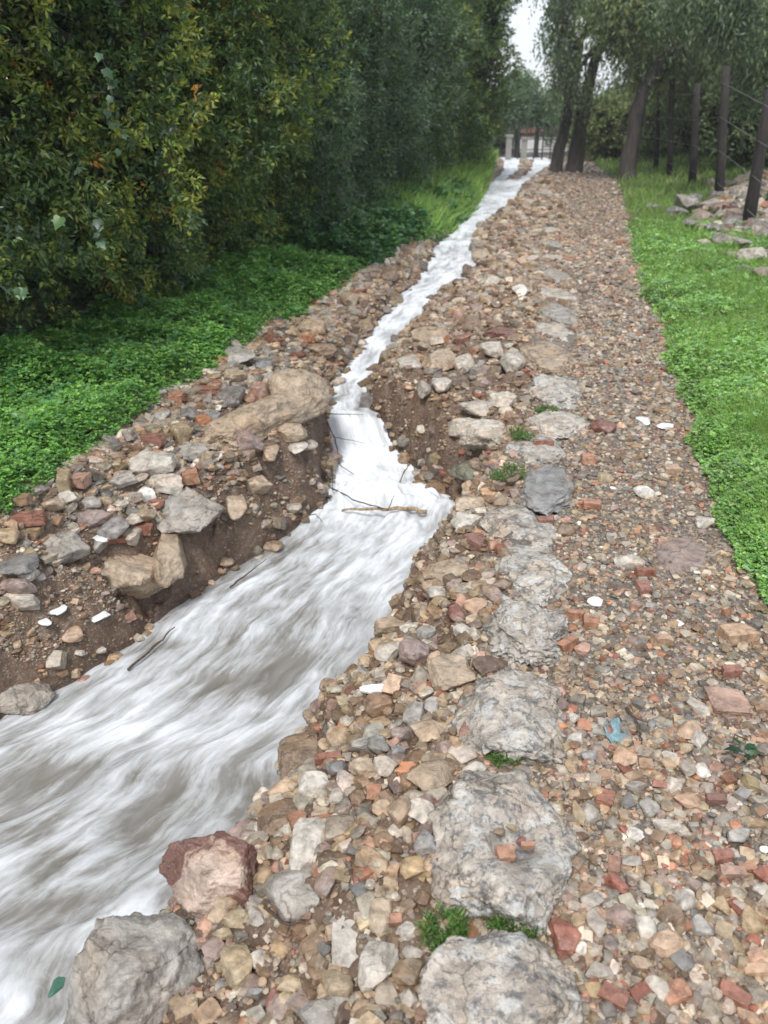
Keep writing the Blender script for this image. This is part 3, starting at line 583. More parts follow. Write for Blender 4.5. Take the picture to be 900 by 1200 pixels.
# path stones worth naming
for a_ in [
 (S_,663,1097,36,44,'red','deep red rounded stone in the corner between the two lowest kerb boulders','stone',.6,0,.25),
 (S_,779,1108,44,38,'peach','large cobble half white half peach, low on the path','stone',.6,0,.25),
 (S_,797,1124,26,34,'dgrey','dark grey stone right of the half-peach cobble','stone',.6,0,.25),
 (S_,756,1087,26,32,'pale','light grey cobble upper left of the half-peach one','stone',.7,0,.25),
 (S_,786,1072,34,30,'brown','grey-brown cobble above the half-peach one','stone',.6,0,.25),
 (S_,803,1056,28,30,'pale','speckled whitish cobble right of the path centre','stone',.7,0,.25),
 (S_,822,1086,26,28,'grey','smooth grey cobble right of the grey-brown one','stone',.6,0,.25),
 (S_,725,1072,44,28,'mauve','purple-brown flat stone on the lower path','stone',.4,-10,.3),
 (S_,721,1036,34,22,'red','red lozenge stone on the path right of the hollowed kerb boulder','stone',.5,-25,.25),
 (S_,693,1055,28,24,'grey','olive-grey stone left of the red lozenge','stone',.6,0,.25),
 (S_,698,1082,26,34,'grey','grey stone right of the deep red one','stone',.6,0,.25),
 (S_,676,955,16,36,'ochre','slender rust-tan stone leaning on the hollowed kerb boulder','stone',.8,8,.25),
 (Br,709,935,22,22,'red','squarish red brick piece in the middle left of the path','brick',.5,-25,.25),
 (S_,691,952,26,26,'grey','round grey stone right of the slender rust-tan one','stone',.6,0,.25),
 (S_,732,888,28,28,'peach','peach three-sided stone below the blue plastic scrap','stone',.5,-10,.25),
 (S_,808,857,26,28,'peach','smooth peach oblong stone on the path','stone',.6,-35,.25),
 (Br,852,825,46,36,'pink','large pinkish-tan broken tile on the right of the path','brick',.35,-8,.3),
 (Br,864,745,42,26,'peach','ridged pinkish brick near the grass edge','brick',.5,8,.3),
 (Br,856,789,28,16,'red','bright red brick chip between the ridged brick and the tile','brick',.6,8,.25),
 (S_,818,829,20,30,'pale','pale long pebble left of the large broken tile','stone',.6,20,.25),
 (Br,777,752,28,16,'peach','peach brick chip right of the path centre','brick',.6,0,.25),
 (Br,665,756,34,12,'orange','slanting orange tile sliver against the kerb','brick',.5,38,.15),
 (Br,692,730,20,16,'orange','orange brick chip right of the pitted kerb stone','brick',.6,-15,.25),
 (Br,674,721,20,12,'orange','smaller orange chip left of its neighbour by the pitted kerb stone','brick',.6,-15,.25),
 (S_,682,761,20,16,'pink','pink-grey pebble right of the slanting tile sliver','stone',.6,0,.25),
 (S_,706,501,28,22,'maroon','dull red stone upper left of the white round shard','stone',.6,0,.3),
 (Br,693,592,20,14,'orange','pale orange brick chip on the middle path','brick',.6,-10,.25),
 (Br,688,538,18,14,'orange','rusty chip beside the kerb on the upper path','brick',.6,0,.25),
 (Br,787,551,18,12,'peach','peach chip on the upper path nearer the grass','brick',.6,0,.25),
 (S_,755,576,24,16,'white','white-topped stone on the upper path','stone',.5,0,.25),
 (S_,710,560,22,14,'ochre','yellowish stone left of the white-topped one','stone',.5,0,.25),
 (S_,737,660,36,20,'pale','whitish grey stone in the middle of the path','stone',.5,0,.3),
 (S_,798,650,70,44,'mauve','wide flat mauve slab sunk into the path near the grass','stone',.12,0,.6),
 (Br,756,672,24,12,'red','red chip upper right of the whitish grey stone','brick',.6,0,.25),
 (Br,754,690,18,18,'red','red brick chip just below its red twin','brick',.6,0,.25),
 (Br,640,612,22,14,'red','red chip on the wedge-shaped kerb stone','brick',.6,0,.0),
 (S_,663,622,24,18,'brown','brown stone right of the red chip by the wedge kerb stone','stone',.6,0,.2),
 (Br,636,522,24,10,'red','dark red chip lying on the upper kerb','brick',.6,0,.0),
 (S_,825,612,24,18,'pale','cream stone at the grass edge','stone',.6,0,.3),
 (S_,760,985,0,0,'x','',''),
 (S_,783,970,36,20,'pale','long whitish-green stone on the middle path','stone',.5,-8,.25),
 (S_,790,985,18,20,'orange','orange-red stone just below the long whitish one','stone',.6,-20,.25),
 (S_,761,948,24,24,'grey','olive-grey stone left of the long whitish one','stone',.6,0,.25),
 (S_,745,978,22,18,'white','speckled white pebble on the middle path','stone',.6,0,.25),
 (S_,806,940,30,24,'peach','pinkish-tan four-sided stone above the long whitish one','stone',.5,25,.25),
 (S_,866,981,30,22,'grey','mottled grey oval stone on the right of the path','stone',.5,0,.25),
 (S_,823,904,20,20,'white','clean white stone left of the green ivy leaf','stone',.7,0,.25),
 (S_,790,920,22,24,'pale','light grey pebble left of the clean white stone','stone',.7,0,.25),
 (S_,805,900,20,24,'grey','grey pebble touching the clean white stone','stone',.7,0,.25),
 (S_,745,923,28,14,'grey','flat grey-green stone below the peach three-sided one','stone',.5,0,.25),
 (S_,820,858,0,0,'x','',''),
 (S_,820,868,22,22,'pale','pale grey stone above the clean white one','stone',.6,0,.25),
 (S_,805,877,18,16,'ochre','yellow-cream pebble below the smooth peach oblong','stone',.6,0,.25),
 (S_,674,865,24,18,'pale','pale stone touching the kerb right of the broad flat slab','stone',.6,0,.25),
 (S_,691,886,20,14,'blue','blue-grey pebble right of the kerb','stone',.6,0,.25),
 (S_,672,842,16,14,'pale','small white-grey stone against the broad flat slab','stone',.6,0,.25),
 (S_,883,1080,30,34,'ochre','yellowish-green stone at the right photo edge','stone',.6,-20,.25),
 (S_,892,1043,22,20,'pale','pale blue-white stone at the right photo edge','stone',.7,0,.25),
 (S_,848,1063,22,26,'ochre','cream-yellow stone left of the yellowish-green one','stone',.6,20,.25),
 (S_,828,1027,20,16,'ochre','yellow pebble below the pair of red bricks','stone',.6,0,.25),
 (Br,876,1017,22,14,'orange','orange chip near the right photo edge','brick',.5,0,.25),
 (Br,857,1024,34,16,'pink','long pinkish-brown brick on the right of the path','brick',.5,0,.3),
 (Br,838,938,24,16,'maroon','dark red chip right of the pinkish-tan stone','brick',.6,0,.25),
 (Br,847,1005,24,20,'red','dusky red brick above the long pinkish-brown one','brick',.6,0,.25),
 (Br,718,1168,34,26,'red','large red chip in the lowest part of the path','brick',.5,-30,.25),
 (Br,790,1165,36,26,'orange','large orange chunk in the lowest part of the path','brick',.5,20,.25),
 (Br,858,1165,40,24,'red','red-orange slab near the lower right corner','brick',.4,-35,.25),
 (Br,884,1138,36,12,'peach','long orange sliver at the lower right edge','brick',.4,0,.25),
 (S_,826,1160,24,24,'grey','grey-green stone between the large orange and red pieces','stone',.6,0,.25),
 (S_,827,1155,0,0,'x','',''),
 (S_,770,1160,26,30,'pale','pale pink stone left of the large orange chunk','stone',.6,0,.25),
 (S_,679,1112,18,16,'white','white pebble right beside the deep red stone','stone',.7,0,.25),
 (S_,666,1168,26,16,'mauve','mauve stone right of the bottommost kerb boulder','stone',.5,0,.25),
 (S_,700,1140,36,20,'grey','grey flat stone above the large red chip','stone',.4,0,.25),
 (S_,752,1130,30,20,'tan','tan stone lower left of the half-peach cobble','stone',.5,0,.25),
 (S_,740,1010,26,18,'grey','grey stone above right of the red lozenge','stone',.5,0,.25),
 (Br,608,878,18,12,'orange','orange chips at the lower edge of the broad flat slab','brick',.6,0,.2),
 (S_,573,870,18,14,'ochre','ochre pebble in the moss under the broad flat slab','stone',.6,0,.3),
 (S_,556,902,30,20,'pale','pale stone in the moss left of the hollowed kerb boulder top','stone',.5,0,.35)]:
    if a_[3]: stone(*a_[:7], cat=a_[7], flat=a_[8], rot=a_[9], emb=a_[10], kind='brick' if a_[0] == Br else 'rock', ang=.6)
# crockery and plastic
for px, py, w, h, lb, rt in [(755,493,17,13,'round white china shard on the upper path',0), (779,499,20,9,'flat white china shard right of the round one',0), (698,705,18,14,'pointed white china shard on the middle path',-35),
  (795,730,13,9,'tiny bright white china chip right of the pointed shard',0), (441,808,40,13,'bright white crockery piece on the brown stone by the stream',5), (117,722,24,14,'large white shard on the left gravelly slope',25),
  (68,715,22,14,'slim white shard left of the large one',30), (50,728,12,18,'narrow off-white shard lowest left on the gravelly slope',60), (120,630,22,14,'bluish-white shard under the blue-grey angular stone',-25)]:
    stone('china_shard', px, py, w, h, 'white', lb, 'crockery', .25, rt, .05, kind='slab', mat=M['white'], ang=.9, off=.012 if px in (441, 120) else 0)
# ------------------------------------------------------------------ scattered gravel and rubble
def palette(n, names, w):
    idx = rng.choice(len(names), n, p=np.array(w)/sum(w)); c = np.array([COL[k] for k in names])[idx]; wh = (idx == names.index('white'))[:, None]; c = np.where(wh, c, c*.84+np.array([.27, .21, .15])*.16)*np.array([1.0, .955, .89])*rng.uniform(.5, 1.22, (n, 1))*rng.normal(1, .018, (n, 3)); return np.clip(c, .01, .9), idx
protos = {s: [rock_shape(900+k, s, .95 if k % 3 else .3, 'rock' if k % 4 else 'brick') for k in range(14)] for s in (1, 2, 3)}
protos3 = [rock_shape(960+k, 4, .8, 'rock' if k % 4 else 'brick') for k in range(16)]
def merged(name, x, y, z, sx, sy, sz, rt, col, s, label=None):
    pv = protos[s]; ids = rng.integers(0, len(pv), len(x)); Vs, Fs, Cs = [], [], []; off = 0
    for k in range(len(pv)):
        q = np.where(ids == k)[0]
        if not len(q): continue
        V, Fc = pv[k]; nV = len(V)
        P = V[None]*np.stack([sx[q], sy[q], sz[q]], 1)[:, None, :]
        tl = rng.normal(0, .32, len(q)); c, s_ = np.cos(tl)[:, None], np.sin(tl)[:, None]
        P = np.stack([P[..., 0]*c-P[..., 2]*s_, P[..., 1], P[..., 0]*s_+P[..., 2]*c], -1)
        c, s_ = np.cos(rt[q])[:, None], np.sin(rt[q])[:, None]
        P = np.stack([P[..., 0]*c-P[..., 1]*s_, P[..., 0]*s_+P[..., 1]*c, P[..., 2]], -1)
        P += np.stack([x[q], y[q], z[q]], 1)[:, None, :]
        Vs.append(P.reshape(-1, 3)); Fs.append((Fc[None]+(np.arange(len(q))*nV)[:, None, None]+off).reshape(-1, 3)); Cs.append(np.repeat(col[q], nV, 0)); off += len(q)*nV
    return np.concatenate(Vs), np.concatenate(Fs), np.concatenate(Cs)
def scatter(n, ylo, yhi, lf, rf, smin, smax, names, w, pw=2.2, thin=None):
    """positions thin out with distance, sizes follow a natural small-heavy spread"""
    g = rng.random(n*2); a_, b_ = ylo**-.3, yhi**-.3; y = (a_+(b_-a_)*g)**(-1/.3)
    l, r = lf(y), rf(y); keep = r > l; y, l, r = y[keep], l[keep], r[keep]; x = l+(r-l)*rng.random(len(y))
    if thin is not None: k = rng.random(len(y)) < thin(x, y); x, y = x[k], y[k]
    x, y = x[:n], y[:n]; n = len(x)
    s = smin*(1-rng.random(n)*(1-(smin/smax)**pw))**(-1/pw)
    s *= np.clip(y/3., 1, 9)**.68
    ok = np.ones(n, bool)
    for (px_, py_, rw, rd) in PLACED:
        ok &= ((x-px_)/(rw+s*.3))**2+((y-py_)/(rd+s*.3))**2 > .5
    x, y, s = x[ok], y[ok], s[ok]; c, idx = palette(len(x), names, w)
    return x, y, s, c, idx
GN = ['grey', 'pale', 'tan', 'brown', 'ochre', 'orange', 'peach', 'red', 'blue', 'dgrey', 'white', 'mauve', 'pink']
WN = [22, 20, 20, 13, 5, 4.5, 4.5, 3, 3, 5, 1.2, 9, 5]
zones = [
 ('path', lambda: scatter(27000, .75, 12, lambda y: KR(y)-.03, lambda y: VG(y)+.05, .0105, .046, GN, WN, 2.1), .5),
 ('path', lambda: scatter(9000, 10, 38, lambda y: KR(y)-.02, lambda y: VG(y)+.05, .011, .028, GN, WN, 2.2), .5),
 ('right', lambda: scatter(8500, .75, 7, lambda y: wxr(y)+.04, lambda y: KL(y)+.08, .011, .075, GN, [12, 18, 27, 28, 6, 2, 3.5, 2.5, 1, 2, .5, 9, 4], 1.55, lambda x, y: np.where((abs(y-4.85) < .4) & (x < wxr(y)+.16), .3, 1)), .45),
 ('right', lambda: scatter(14000, 6.0, 38, lambda y: wxr(y)+.02, lambda y: KR(y)+.03, .014, .055, GN, [10, 20, 30, 28, 5, 2, 4, 3, .5, 1, .5, 10, 6], 1.7), .5),
 ('kerbgap', lambda: scatter(7500, .8, 16, lambda y: KL(y), lambda y: KR(y)+.02, .009, .04, GN, WN, 2.0), .4),
 ('left', lambda: scatter(10500, 2.4, 9, lambda y: GL(y)-.14, lambda y: wxl(y)-.22-.05*vn(y*4, 1, seed=4), .014, .078, GN, [24, 22, 22, 13, 5, 2.5, 4.5, 3.5, 4, 6, .7, 8, 4], 1.45, lambda x, y: np.where((y < 3.3) & (x > -1.75-.3*vn(y*5, 2)), .45, 1)), .45),
 ('left', lambda: scatter(9000, 8, 36, lambda y: GL(y)-.1, lambda y: wxl(y)-.04, .014, .05, GN, [12, 14, 24, 34, 4, 3, 3, 4, 1, 3, .2, 10, 3], 1.7), .5),
 ('left', lambda: scatter(1500, 3.1, 10, lambda y: GL(y)-.05, lambda y: wxl(y)-.17, .034, .085, GN, [26, 26, 22, 10, 5, 1.5, 3, 3, 4, 7, .3, 9, 4], 1.3), .42),
 ('left', lambda: scatter(700, 8, 22, lambda y: GL(y)-.02, lambda y: wxl(y)-.08, .034, .08, GN, [16, 20, 26, 24, 5, 1.5, 3, 3, 2, 4, .3, 9, 4], 1.3), .5),
 ('right', lambda: scatter(900, 1.2, 8, lambda y: wxr(y)+.1, lambda y: KL(y), .035, .09, GN, [14, 22, 30, 20, 6, 1, 3, 1.5, 1, 2, .2, 9, 3], 1.3, lambda x, y: np.where((abs(y-4.85) < .5) & (x < wxr(y)+.25), .1, 1)), .5),
 ('right', lambda: scatter(1500, 7, 26, lambda y: wxr(y)+.05, lambda y: KL(y)+.1, .03, .07, GN, [12, 22, 32, 22, 5, 1, 3, 1.5, .5, 1, .2, 9, 4], 1.3), .5),
 ('edge', lambda: scatter(260, 1.6, 14, lambda y: wxl(y)-.05, lambda y: wxl(y)+.035, .03, .09, GN, [16, 14, 26, 30, 4, 1, 2, 2, 1, 4, .2, 9, 3], 1.4), .6),
 ('edge', lambda: scatter(420, 1.2, 14, lambda y: wxr(y)-.045, lambda y: wxr(y)+.05, .03, .10, GN, [16, 14, 26, 30, 4, 1, 2, 2, 1, 4, .2, 9, 3], 1.4), .6),
 ('bankfar', lambda: scatter(1700, 5.6, 16, lambda y: wxl(y)-.32, lambda y: wxl(y)-.01, .02, .06, GN, [10, 14, 26, 34, 5, 2, 4, 2, 1, 2, .3, 8, 4], 1.5), .55),
 ('bankface', lambda: scatter(900, 2., 6, lambda y: wxl(y)-.34, lambda y: wxl(y)-.04, .018, .05, GN, [14, 22, 26, 24, 5, 1, 4, 2, 1, 3, .3, 8, 4], 1.5, lambda x, y: .6+0*x), .5),
 ('heap', lambda: scatter(1500, 11, 18, lambda y: y*.405-.25+.25*vn(y*2, 1.1), lambda y: y*.56, .035, .09, GN, [30, 24, 8, 6, 1, .2, .5, .5, 6, 18, 2, 14, 2], 1.2, lambda x, y: (vn(x*1.4, y*1.1, seed=201)+.25 > -.1*(x > 6))*1.), .8),
 ('bankface', lambda: scatter(5200, 1.5, 9, lambda y: wxl(y)-.36, lambda y: wxl(y)-.01, .006, .035, GN, [10, 14, 26, 34, 5, 2, 4, 2, 1, 2, .3, 8, 4], 2.0, lambda x, y: .55+0*x), .5),
 ('bankface', lambda: scatter(4200, 3, 7, lambda y: wxr(y)+.01, lambda y: wxr(y)+.35, .007, .042, GN, [6, 10, 26, 38, 5, 1, 3, 2, 1, 2, .3, 8, 4], 2.0, lambda x, y: .5+0*x), .5),
 ('leftgrit', lambda: scatter(11000, 1.9, 5, lambda y: GL(y), lambda y: wxl(y)-.06, .006, .022, GN, [20, 30, 20, 16, 5, 3, 4, 2, 2, 4, 2, 6, 4], 2.2), .4),
 ('island', lambda: scatter(420, 24, 36, lambda y: wxl(y)+.35*(wxr(y)-wxl(y)), lambda y: wxl(y)+.6*(wxr(y)-wxl(y)), .02, .045, GN, [12, 14, 24, 34, 4, 3, 3, 4, 1, 3, .2, 10, 3], 2.0, lambda x, y: .5+0*x), .42)]
mesh_parts = {1: [], 2: [], 3: []}; cand = []
for zn, fn, tk in zones:
    x, y, s, c, idx = fn(); n = len(x)
    if zn == 'kerbgap': pass
    z = (HW if zn == 'island' else HT)(x, y); dp = depth(x, y, z); pxs = s*F/dp
    sx = s*rng.uniform(.8, 1.25, n); sy = s*rng.uniform(.65, 1.1, n); sz = s*tk*rng.uniform(.7, 1.25, n); rt = rng.uniform(0, 6.28, n); zz = z+sz*rng.uniform(-.05, .38, n)+(.05*(zn == 'heap'))
    PXs, PYs = to_px(x, y, z); inv = (PXs > -5) & (PXs < 905) & (PYs > 150) & (PYs < 1205)
    big = (pxs > 15) & inv & (zn in ('path', 'right', 'left')) & (y < 12)
    for q in np.where(big)[0]: cand.append((pxs[q], zn, x[q], y[q], zz[q], sx[q], sy[q], sz[q], rt[q], c[q], GN[idx[q]]))
    sel = ~big & ~((PXs < -60) | (PXs > 1000))
    hi = sel & (pxs > 13); md = sel & (pxs > 5) & ~hi; lo = sel & ~hi & ~md
    mesh_parts[2].append([v[md] for v in (x, y, zz, sx, sy, sz, rt, c)])
    mesh_parts[3].append([v[hi] for v in (x, y, zz, sx, sy, sz, rt, c)]); mesh_parts[1].append([v[lo] for v in (x, y, zz, sx, sy, sz, rt, c)])
cand.sort(key=lambda a_: -a_[0])
fam = {'grey': 'grey', 'pale': 'pale', 'tan': 'tan', 'brown': 'brown', 'ochre': 'ochre', 'orange': 'orange', 'peach': 'peach', 'red': 'red', 'blue': 'blue-grey', 'dgrey': 'dark grey', 'white': 'white', 'mauve': 'mauve-brown', 'pink': 'pinkish'}
place = {'path': 'in the gravel of the path', 'right': 'in the muddy rubble between stream and kerb', 'left': 'in the rubble heap of the left bank'}
rest = []; cnt = {'stone': 0, 'brick_fragment': 0}
for q in cand:
    isbk = q[10] in ('orange', 'red', 'peach'); nm = 'brick_fragment' if isbk else 'stone'
    if cnt[nm] >= (70 if isbk else 110): rest.append(q); continue
    cnt[nm] += 1
    V, Fc = (protos3[4*random.randrange(4)] if isbk else protos3[random.choice([1, 2, 3, 5, 6, 7, 9, 10, 11])]); V = rotz(V*np.array(q[5:8]), q[8])
    o = meshobj(nm, V, Fc, M['stone'], loc=(q[2], q[3], q[4])); o.color = (*q[9], 1)
    w_ = 'brick chip' if isbk else 'loose stone'
    tag(o, f'small {fam[q[10]]} {w_} lying {place[q[1]]}', 'brick' if isbk else 'stone', f'small {fam[q[10]]} {w_}s {place[q[1]]}')
if rest:
    r_ = rest; mesh_parts[3].append([np.array([q[k] for q in r_]) for k in (2, 3, 4, 5, 6, 7, 8, 9)])
Vs, Fs, Cs, off = [], [], [], 0
for s_ in (1, 2, 3):
    if not mesh_parts[s_]: continue
    arr = [np.concatenate([p_[k] for p_ in mesh_parts[s_]]) for k in range(8)]
    V, Fc, c = merged('x', *arr, s_); Vs.append(V); Fs.append(Fc+off); Cs.append(c); off += len(V)
print('gravel verts', off, cnt, len(rest))
tag(meshobj('gravel', np.concatenate(Vs), np.concatenate(Fs), M['pebble'], col=np.concatenate(Cs), smooth=False), 'mixed wet gravel and small rubble strewn over the path and banks', 'gravel', kind='stuff')
# ------------------------------------------------------------------ leaves
def unit(v): return v/np.maximum(np.linalg.norm(v, axis=-1, keepdims=True), 1e-9)
def leaves(name, P, D, Nn, Ln, Wd, col, parent=None, mat=None, curl=.18):
    D = unit(D); Sd = unit(np.cross(D, Nn)); Nn = unit(np.cross(Sd, D)); Ln = Ln[:, None]; Wd = Wd[:, None]
    v0 = P; v1 = P+D*Ln*.45+Sd*Wd*.5+Nn*Wd*curl; v2 = P+D*Ln; v3 = P+D*Ln*.45-Sd*Wd*.5+Nn*Wd*curl
    V = np.stack([v0, v1, v2, v3], 1).reshape(-1, 3); k = np.arange(len(P))*4
    Fc = np.concatenate([np.stack([k, k+1, k+2], 1), np.stack([k, k+2, k+3], 1)]); cc = np.repeat(col, 4, 0)
    if parent is not None: V = V-np.array(parent.location)[None]
    return meshobj(name, V, Fc, mat or M['leaf'], parent, col=cc, smooth=False)
def rosettes(T, Nout, k, L0, spread=.8):
    """k leaves round every twig tip T, fanned about the outward direction"""
    n = len(T); P = np.repeat(T, k, 0); O = np.repeat(Nout, k, 0); rd = unit(rng.normal(size=(n*k, 3)))
    D = unit(O*(1-spread*.5)+rd*spread); P = P+rd*(L0*.7)*rng.random((n*k, 1))+O*L0*rng.normal(0, .5, (n*k, 1)); Nn = unit(rng.normal(size=(n*k, 3))*.6+np.array([0, 0, 1.])+O*.5)
    return P, D, Nn
def shrub(name, base, hgt, rx, ry, ncl, kleaf, L0, cols, wts, label, cat='shrub', group=None, tips=0.0, depth_=.5, seed=0, zlo=.25, lean=0):
    bx, by = base; bz = float(HT(bx, by)[0]); root = empty(name, (bx, by, bz)); tag(root, label, cat, group)
    stems = MB(); r = random.Random(seed)
    for k in range(7):
        a_ = r.uniform(0, 6.28); q = [(bx+.12*math.cos(a_), by+.12*math.sin(a_), bz-.1)]
        for j in range(1, 6): q.append((bx+rx*.55*j/5*math.cos(a_)+r.uniform(-.06, .06), by+ry*.55*j/5*math.sin(a_)+r.uniform(-.06, .06), bz+hgt*.75*j/5))
        stems.tube(q, [.045, .04, .034, .028, .02, .01], 6, .2, k)
        for j in (2, 3, 4):
            b_ = a_+r.uniform(-1.2, 1.2); p0 = q[j]; stems.tube([p0, (p0[0]+rx*.3*math.cos(b_), p0[1]+ry*.3*math.sin(b_), p0[2]+.25), (p0[0]+rx*.55*math.cos(b_), p0[1]+ry*.55*math.sin(b_), p0[2]+.3)], [.02, .013, .006], 5)
    stems.build('stem', M['twig'], root, True)
    # crown: lumpy body, tips set at many depths so light clumps stand out; gaps darkened by core leaf colour
    n = ncl; d = unit(rng.normal(size=(n*2, 3))); d = d[(d[:, 0]*.8-d[:, 1]*.6 > -.15) | (rng.random(n*2) < .25)][:n]; n = len(d); d[:, 2] = np.abs(d[:, 2])*np.where(rng.random(n) < .42, -1, 1)
    lump = .95+.26*fbm(d[:, 0]*2.4+seed, d[:, 1]*2.4, d[:, 2]*2.8+seed, seed=seed, o=2)+.20*vn(d[:, 0]*6, d[:, 1]*6, d[:, 2]*7, seed+3)
    rr = lump*(1-depth_*rng.random(n)**2.1); cz = bz+hgt*(zlo+(1-zlo)*.5); hz = hgt*(1-zlo)*.5
    sq = np.abs(d)**.82*np.sign(d); T = np.stack([bx+sq[:, 0]*rx*rr+lean*(sq[:, 2]), by+sq[:, 1]*ry*rr, cz+sq[:, 2]*hz*rr], 1)
    dens = vn(T[:, 0]*2.1, T[:, 1]*2.1, T[:, 2]*2.4, seed+9)+.6*vn(T[:, 0]*5, T[:, 1]*5, T[:, 2]*5, seed+19); keep = (dens > -.3) | (rng.random(n) < .3)
    keep &= T[:, 2] > bz+.02; T, d, rr = T[keep], d[keep], (rr/lump)[keep]
    P, D, Nn = rosettes(T, d, kleaf, L0); m_ = len(P)
    ci = rng.choice(len(cols), len(T), p=np.array(wts)/sum(wts)); cc = np.array(cols)[ci]
    if tips:
        pn = vn(T[:, 0]*1.6, T[:, 1]*1.6, T[:, 2]*1.6, seed+31)+.5*vn(T[:, 0]*6, T[:, 1]*6, T[:, 2]*6, seed+33); tm = (pn > .62-tips) & (rr > .9) & (rng.random(len(T)) < .55)
        tc = np.array([(.30, .30, .05), (.24, .29, .05), (.42, .20, .05), (.19, .26, .05)])[rng.choice(4, len(T), p=[.27, .32, .06, .35])]; cc = np.where(tm[:, None], tc, cc)
    cc = np.repeat(cc*rng.uniform(.7, 1.3, (len(T), 1)), kleaf, 0)*rng.uniform(.75, 1.25, (m_, 1))
    k2 = 2600; q = unit(rng.normal(size=(k2, 3)))*(rng.random((k2, 1))**.4)*.74; q = np.stack([bx+q[:, 0]*rx, by+q[:, 1]*ry, cz+q[:, 2]*hz], 1); c2 = np.array([(.022, .034, .016), (.035, .03, .02)])[rng.integers(0, 2, k2)]  # core leaves coloured near black: inner shade of the crown put into colour
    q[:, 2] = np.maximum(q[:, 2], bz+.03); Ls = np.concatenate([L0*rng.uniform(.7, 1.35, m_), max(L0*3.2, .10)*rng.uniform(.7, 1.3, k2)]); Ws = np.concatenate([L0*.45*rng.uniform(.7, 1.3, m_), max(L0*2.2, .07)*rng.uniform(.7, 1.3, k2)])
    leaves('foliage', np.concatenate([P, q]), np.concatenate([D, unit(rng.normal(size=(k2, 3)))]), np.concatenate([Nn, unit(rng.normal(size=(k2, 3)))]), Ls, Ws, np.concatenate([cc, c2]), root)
    return root
DG, MG, BG_, YG = (.045, .095, .038), (.07, .135, .045), (.075, .125, .085), (.13, .175, .045)
hy = [3.5, 4.9, 6.4, 8.2, 10.5, 13.4, 17.0, 20.3, 24.5]
GH = 'shrubs of the tall hedge left of the stream'
spec = [('nearest hedge shrub at the left photo edge, dark with yellow tips', .10, 3.4, 3.0), ('dark hedge shrub with orange tips above the clover bank', .2, 3.4, 3.1), ('yellowest hedge shrub, with brown shade beneath it', .30, 3.5, 3.2), ('olive-green hedge shrub with orange shoot tips in the middle of the hedge', .25, 3.6, 3.4),
        ('blue-green hedge shrub behind the orange-tipped one', -.1, 3.9, 0), ('grey-green hedge shrub above the broad-leaved ground plants', -.3, 4.3, 0), ('tall grey-green hedge shrub above the bright grass', -.3, 4.9, 0), ('dark green hedge shrub second from the far end of the hedge', -.3, 5.6, 0), ('farthest hedge shrub, its edge against the white sky', .0, 5.4, 0)]
for k, (y_, (lb, tp, hg, _)) in enumerate(zip(hy, spec)):
    sp_ = .85+.11*y_ if k else .95; x_ = float(HF(y_))-.5-.03*y_+(.1+.012*y_)*(k > 2)
    if k == 8: x_ = ray(528, 100)[0]/ray(528, 100)[1]*y_; sp_ = 2.6; hg = 7.0
    L0 = .026+.0026*y_; grey = k in (4, 5, 6)
    cols = [(.10, .16, .095), DG, (.12, .17, .12), MG] if grey else [(.065, .12, .04), (.10, .17, .05), BG_, (.18, .22, .05)]; wts = [4, 1, 3, 3] if grey else [3, 4, 1.2, 2.4]
    shrub('hedge_shrub', (x_, y_), hg, (.8+.055*y_) if k < 8 else 1.6, sp_, int([13000, 15000, 14000, 12500, 11500, 11000, 11000, 10000, 11000][k]), 9, L0, cols, wts, lb, 'shrub', GH, tp, .5, seed=40+k, zlo=.0 if k > 3 else .03)
# ------------------------------------------------------------------ ground plants (uncountable)
def ysamp(n, ylo, yhi, p=.75):
    g = rng.random(n); a_, b_ = ylo**-p, yhi**-p; return (a_+(b_-a_)*g)**(-1/p)
def cover(name, label, n, ylo, yhi, lf, rf, hfun, L0, cols, wts, aspect=.9, k=3, cat='ground cover', flat=1.0, edge=.1):
    """small leaves in threes on a mounded carpet; hfun gives the carpet's height"""
    y = ysamp(n, ylo, yhi); l, r = lf(y), rf(y); x = l+(r-l)*rng.random(n); ok = r > l; x, y, l, r = x[ok], y[ok], l[ok], r[ok]; n = len(x)
    e = sstep(np.minimum(np.abs(x-l), np.abs(r-x))/edge)
    h = hfun(x, y)*(.25+.75*e); top = rng.random(n)**.45; z = HT(x, y)+h*top
    s = L0*(y/4.)**.62*rng.uniform(.6, 1.3, n); P = np.stack([x, y, z], 1)
    P = np.repeat(P, k, 0); az = np.repeat(rng.uniform(0, 6.28, n), k)+np.tile(np.arange(k)*2*math.pi/k, n)+rng.normal(0, .25, n*k)
    D = np.stack([np.cos(az), np.sin(az), rng.normal(.05, .35, n*k)], 1); Nn = unit(np.repeat(rng.normal(size=(n, 3))*.38*flat, k, 0)+np.array([0, 0, 1.])); Ln = np.repeat(s, k)
    pn = vn(x*1.7, y*1.3, seed=61)*.5+.5*vn(x*7, y*7, seed=62)
    ci = rng.choice(len(cols), n, p=np.array(wts)/sum(wts)); c = np.array(cols)[ci]*(1+.3*pn)[:, None]*rng.uniform(.75, 1.25, (n, 1)); c = np.repeat(c, k, 0)
    o = leaves(name, P, D, Nn, Ln, Ln*aspect, c, mat=M['leaf'], curl=.12); return tag(o, label, cat, kind='stuff')
mound = lambda x, y: .13+.07*vn(x*2.3, y*2.3, seed=81)+.06*vn(x*6, y*6, seed=82)+.02*vn(x*15, y*15, seed=83)
cover('clover_carpet', 'dense carpet of small bright green leaves between hedge and left rubble', 62000, 2.9, 9.5, lambda y: HF(y)-.25, lambda y: GL(y)+.05, lambda x, y: mound(x, y)*1.25, .017, [(.14, .31, .07), (.19, .38, .08), (.12, .27, .10), (.27, .45, .11)], [4, 3, 2, 1])
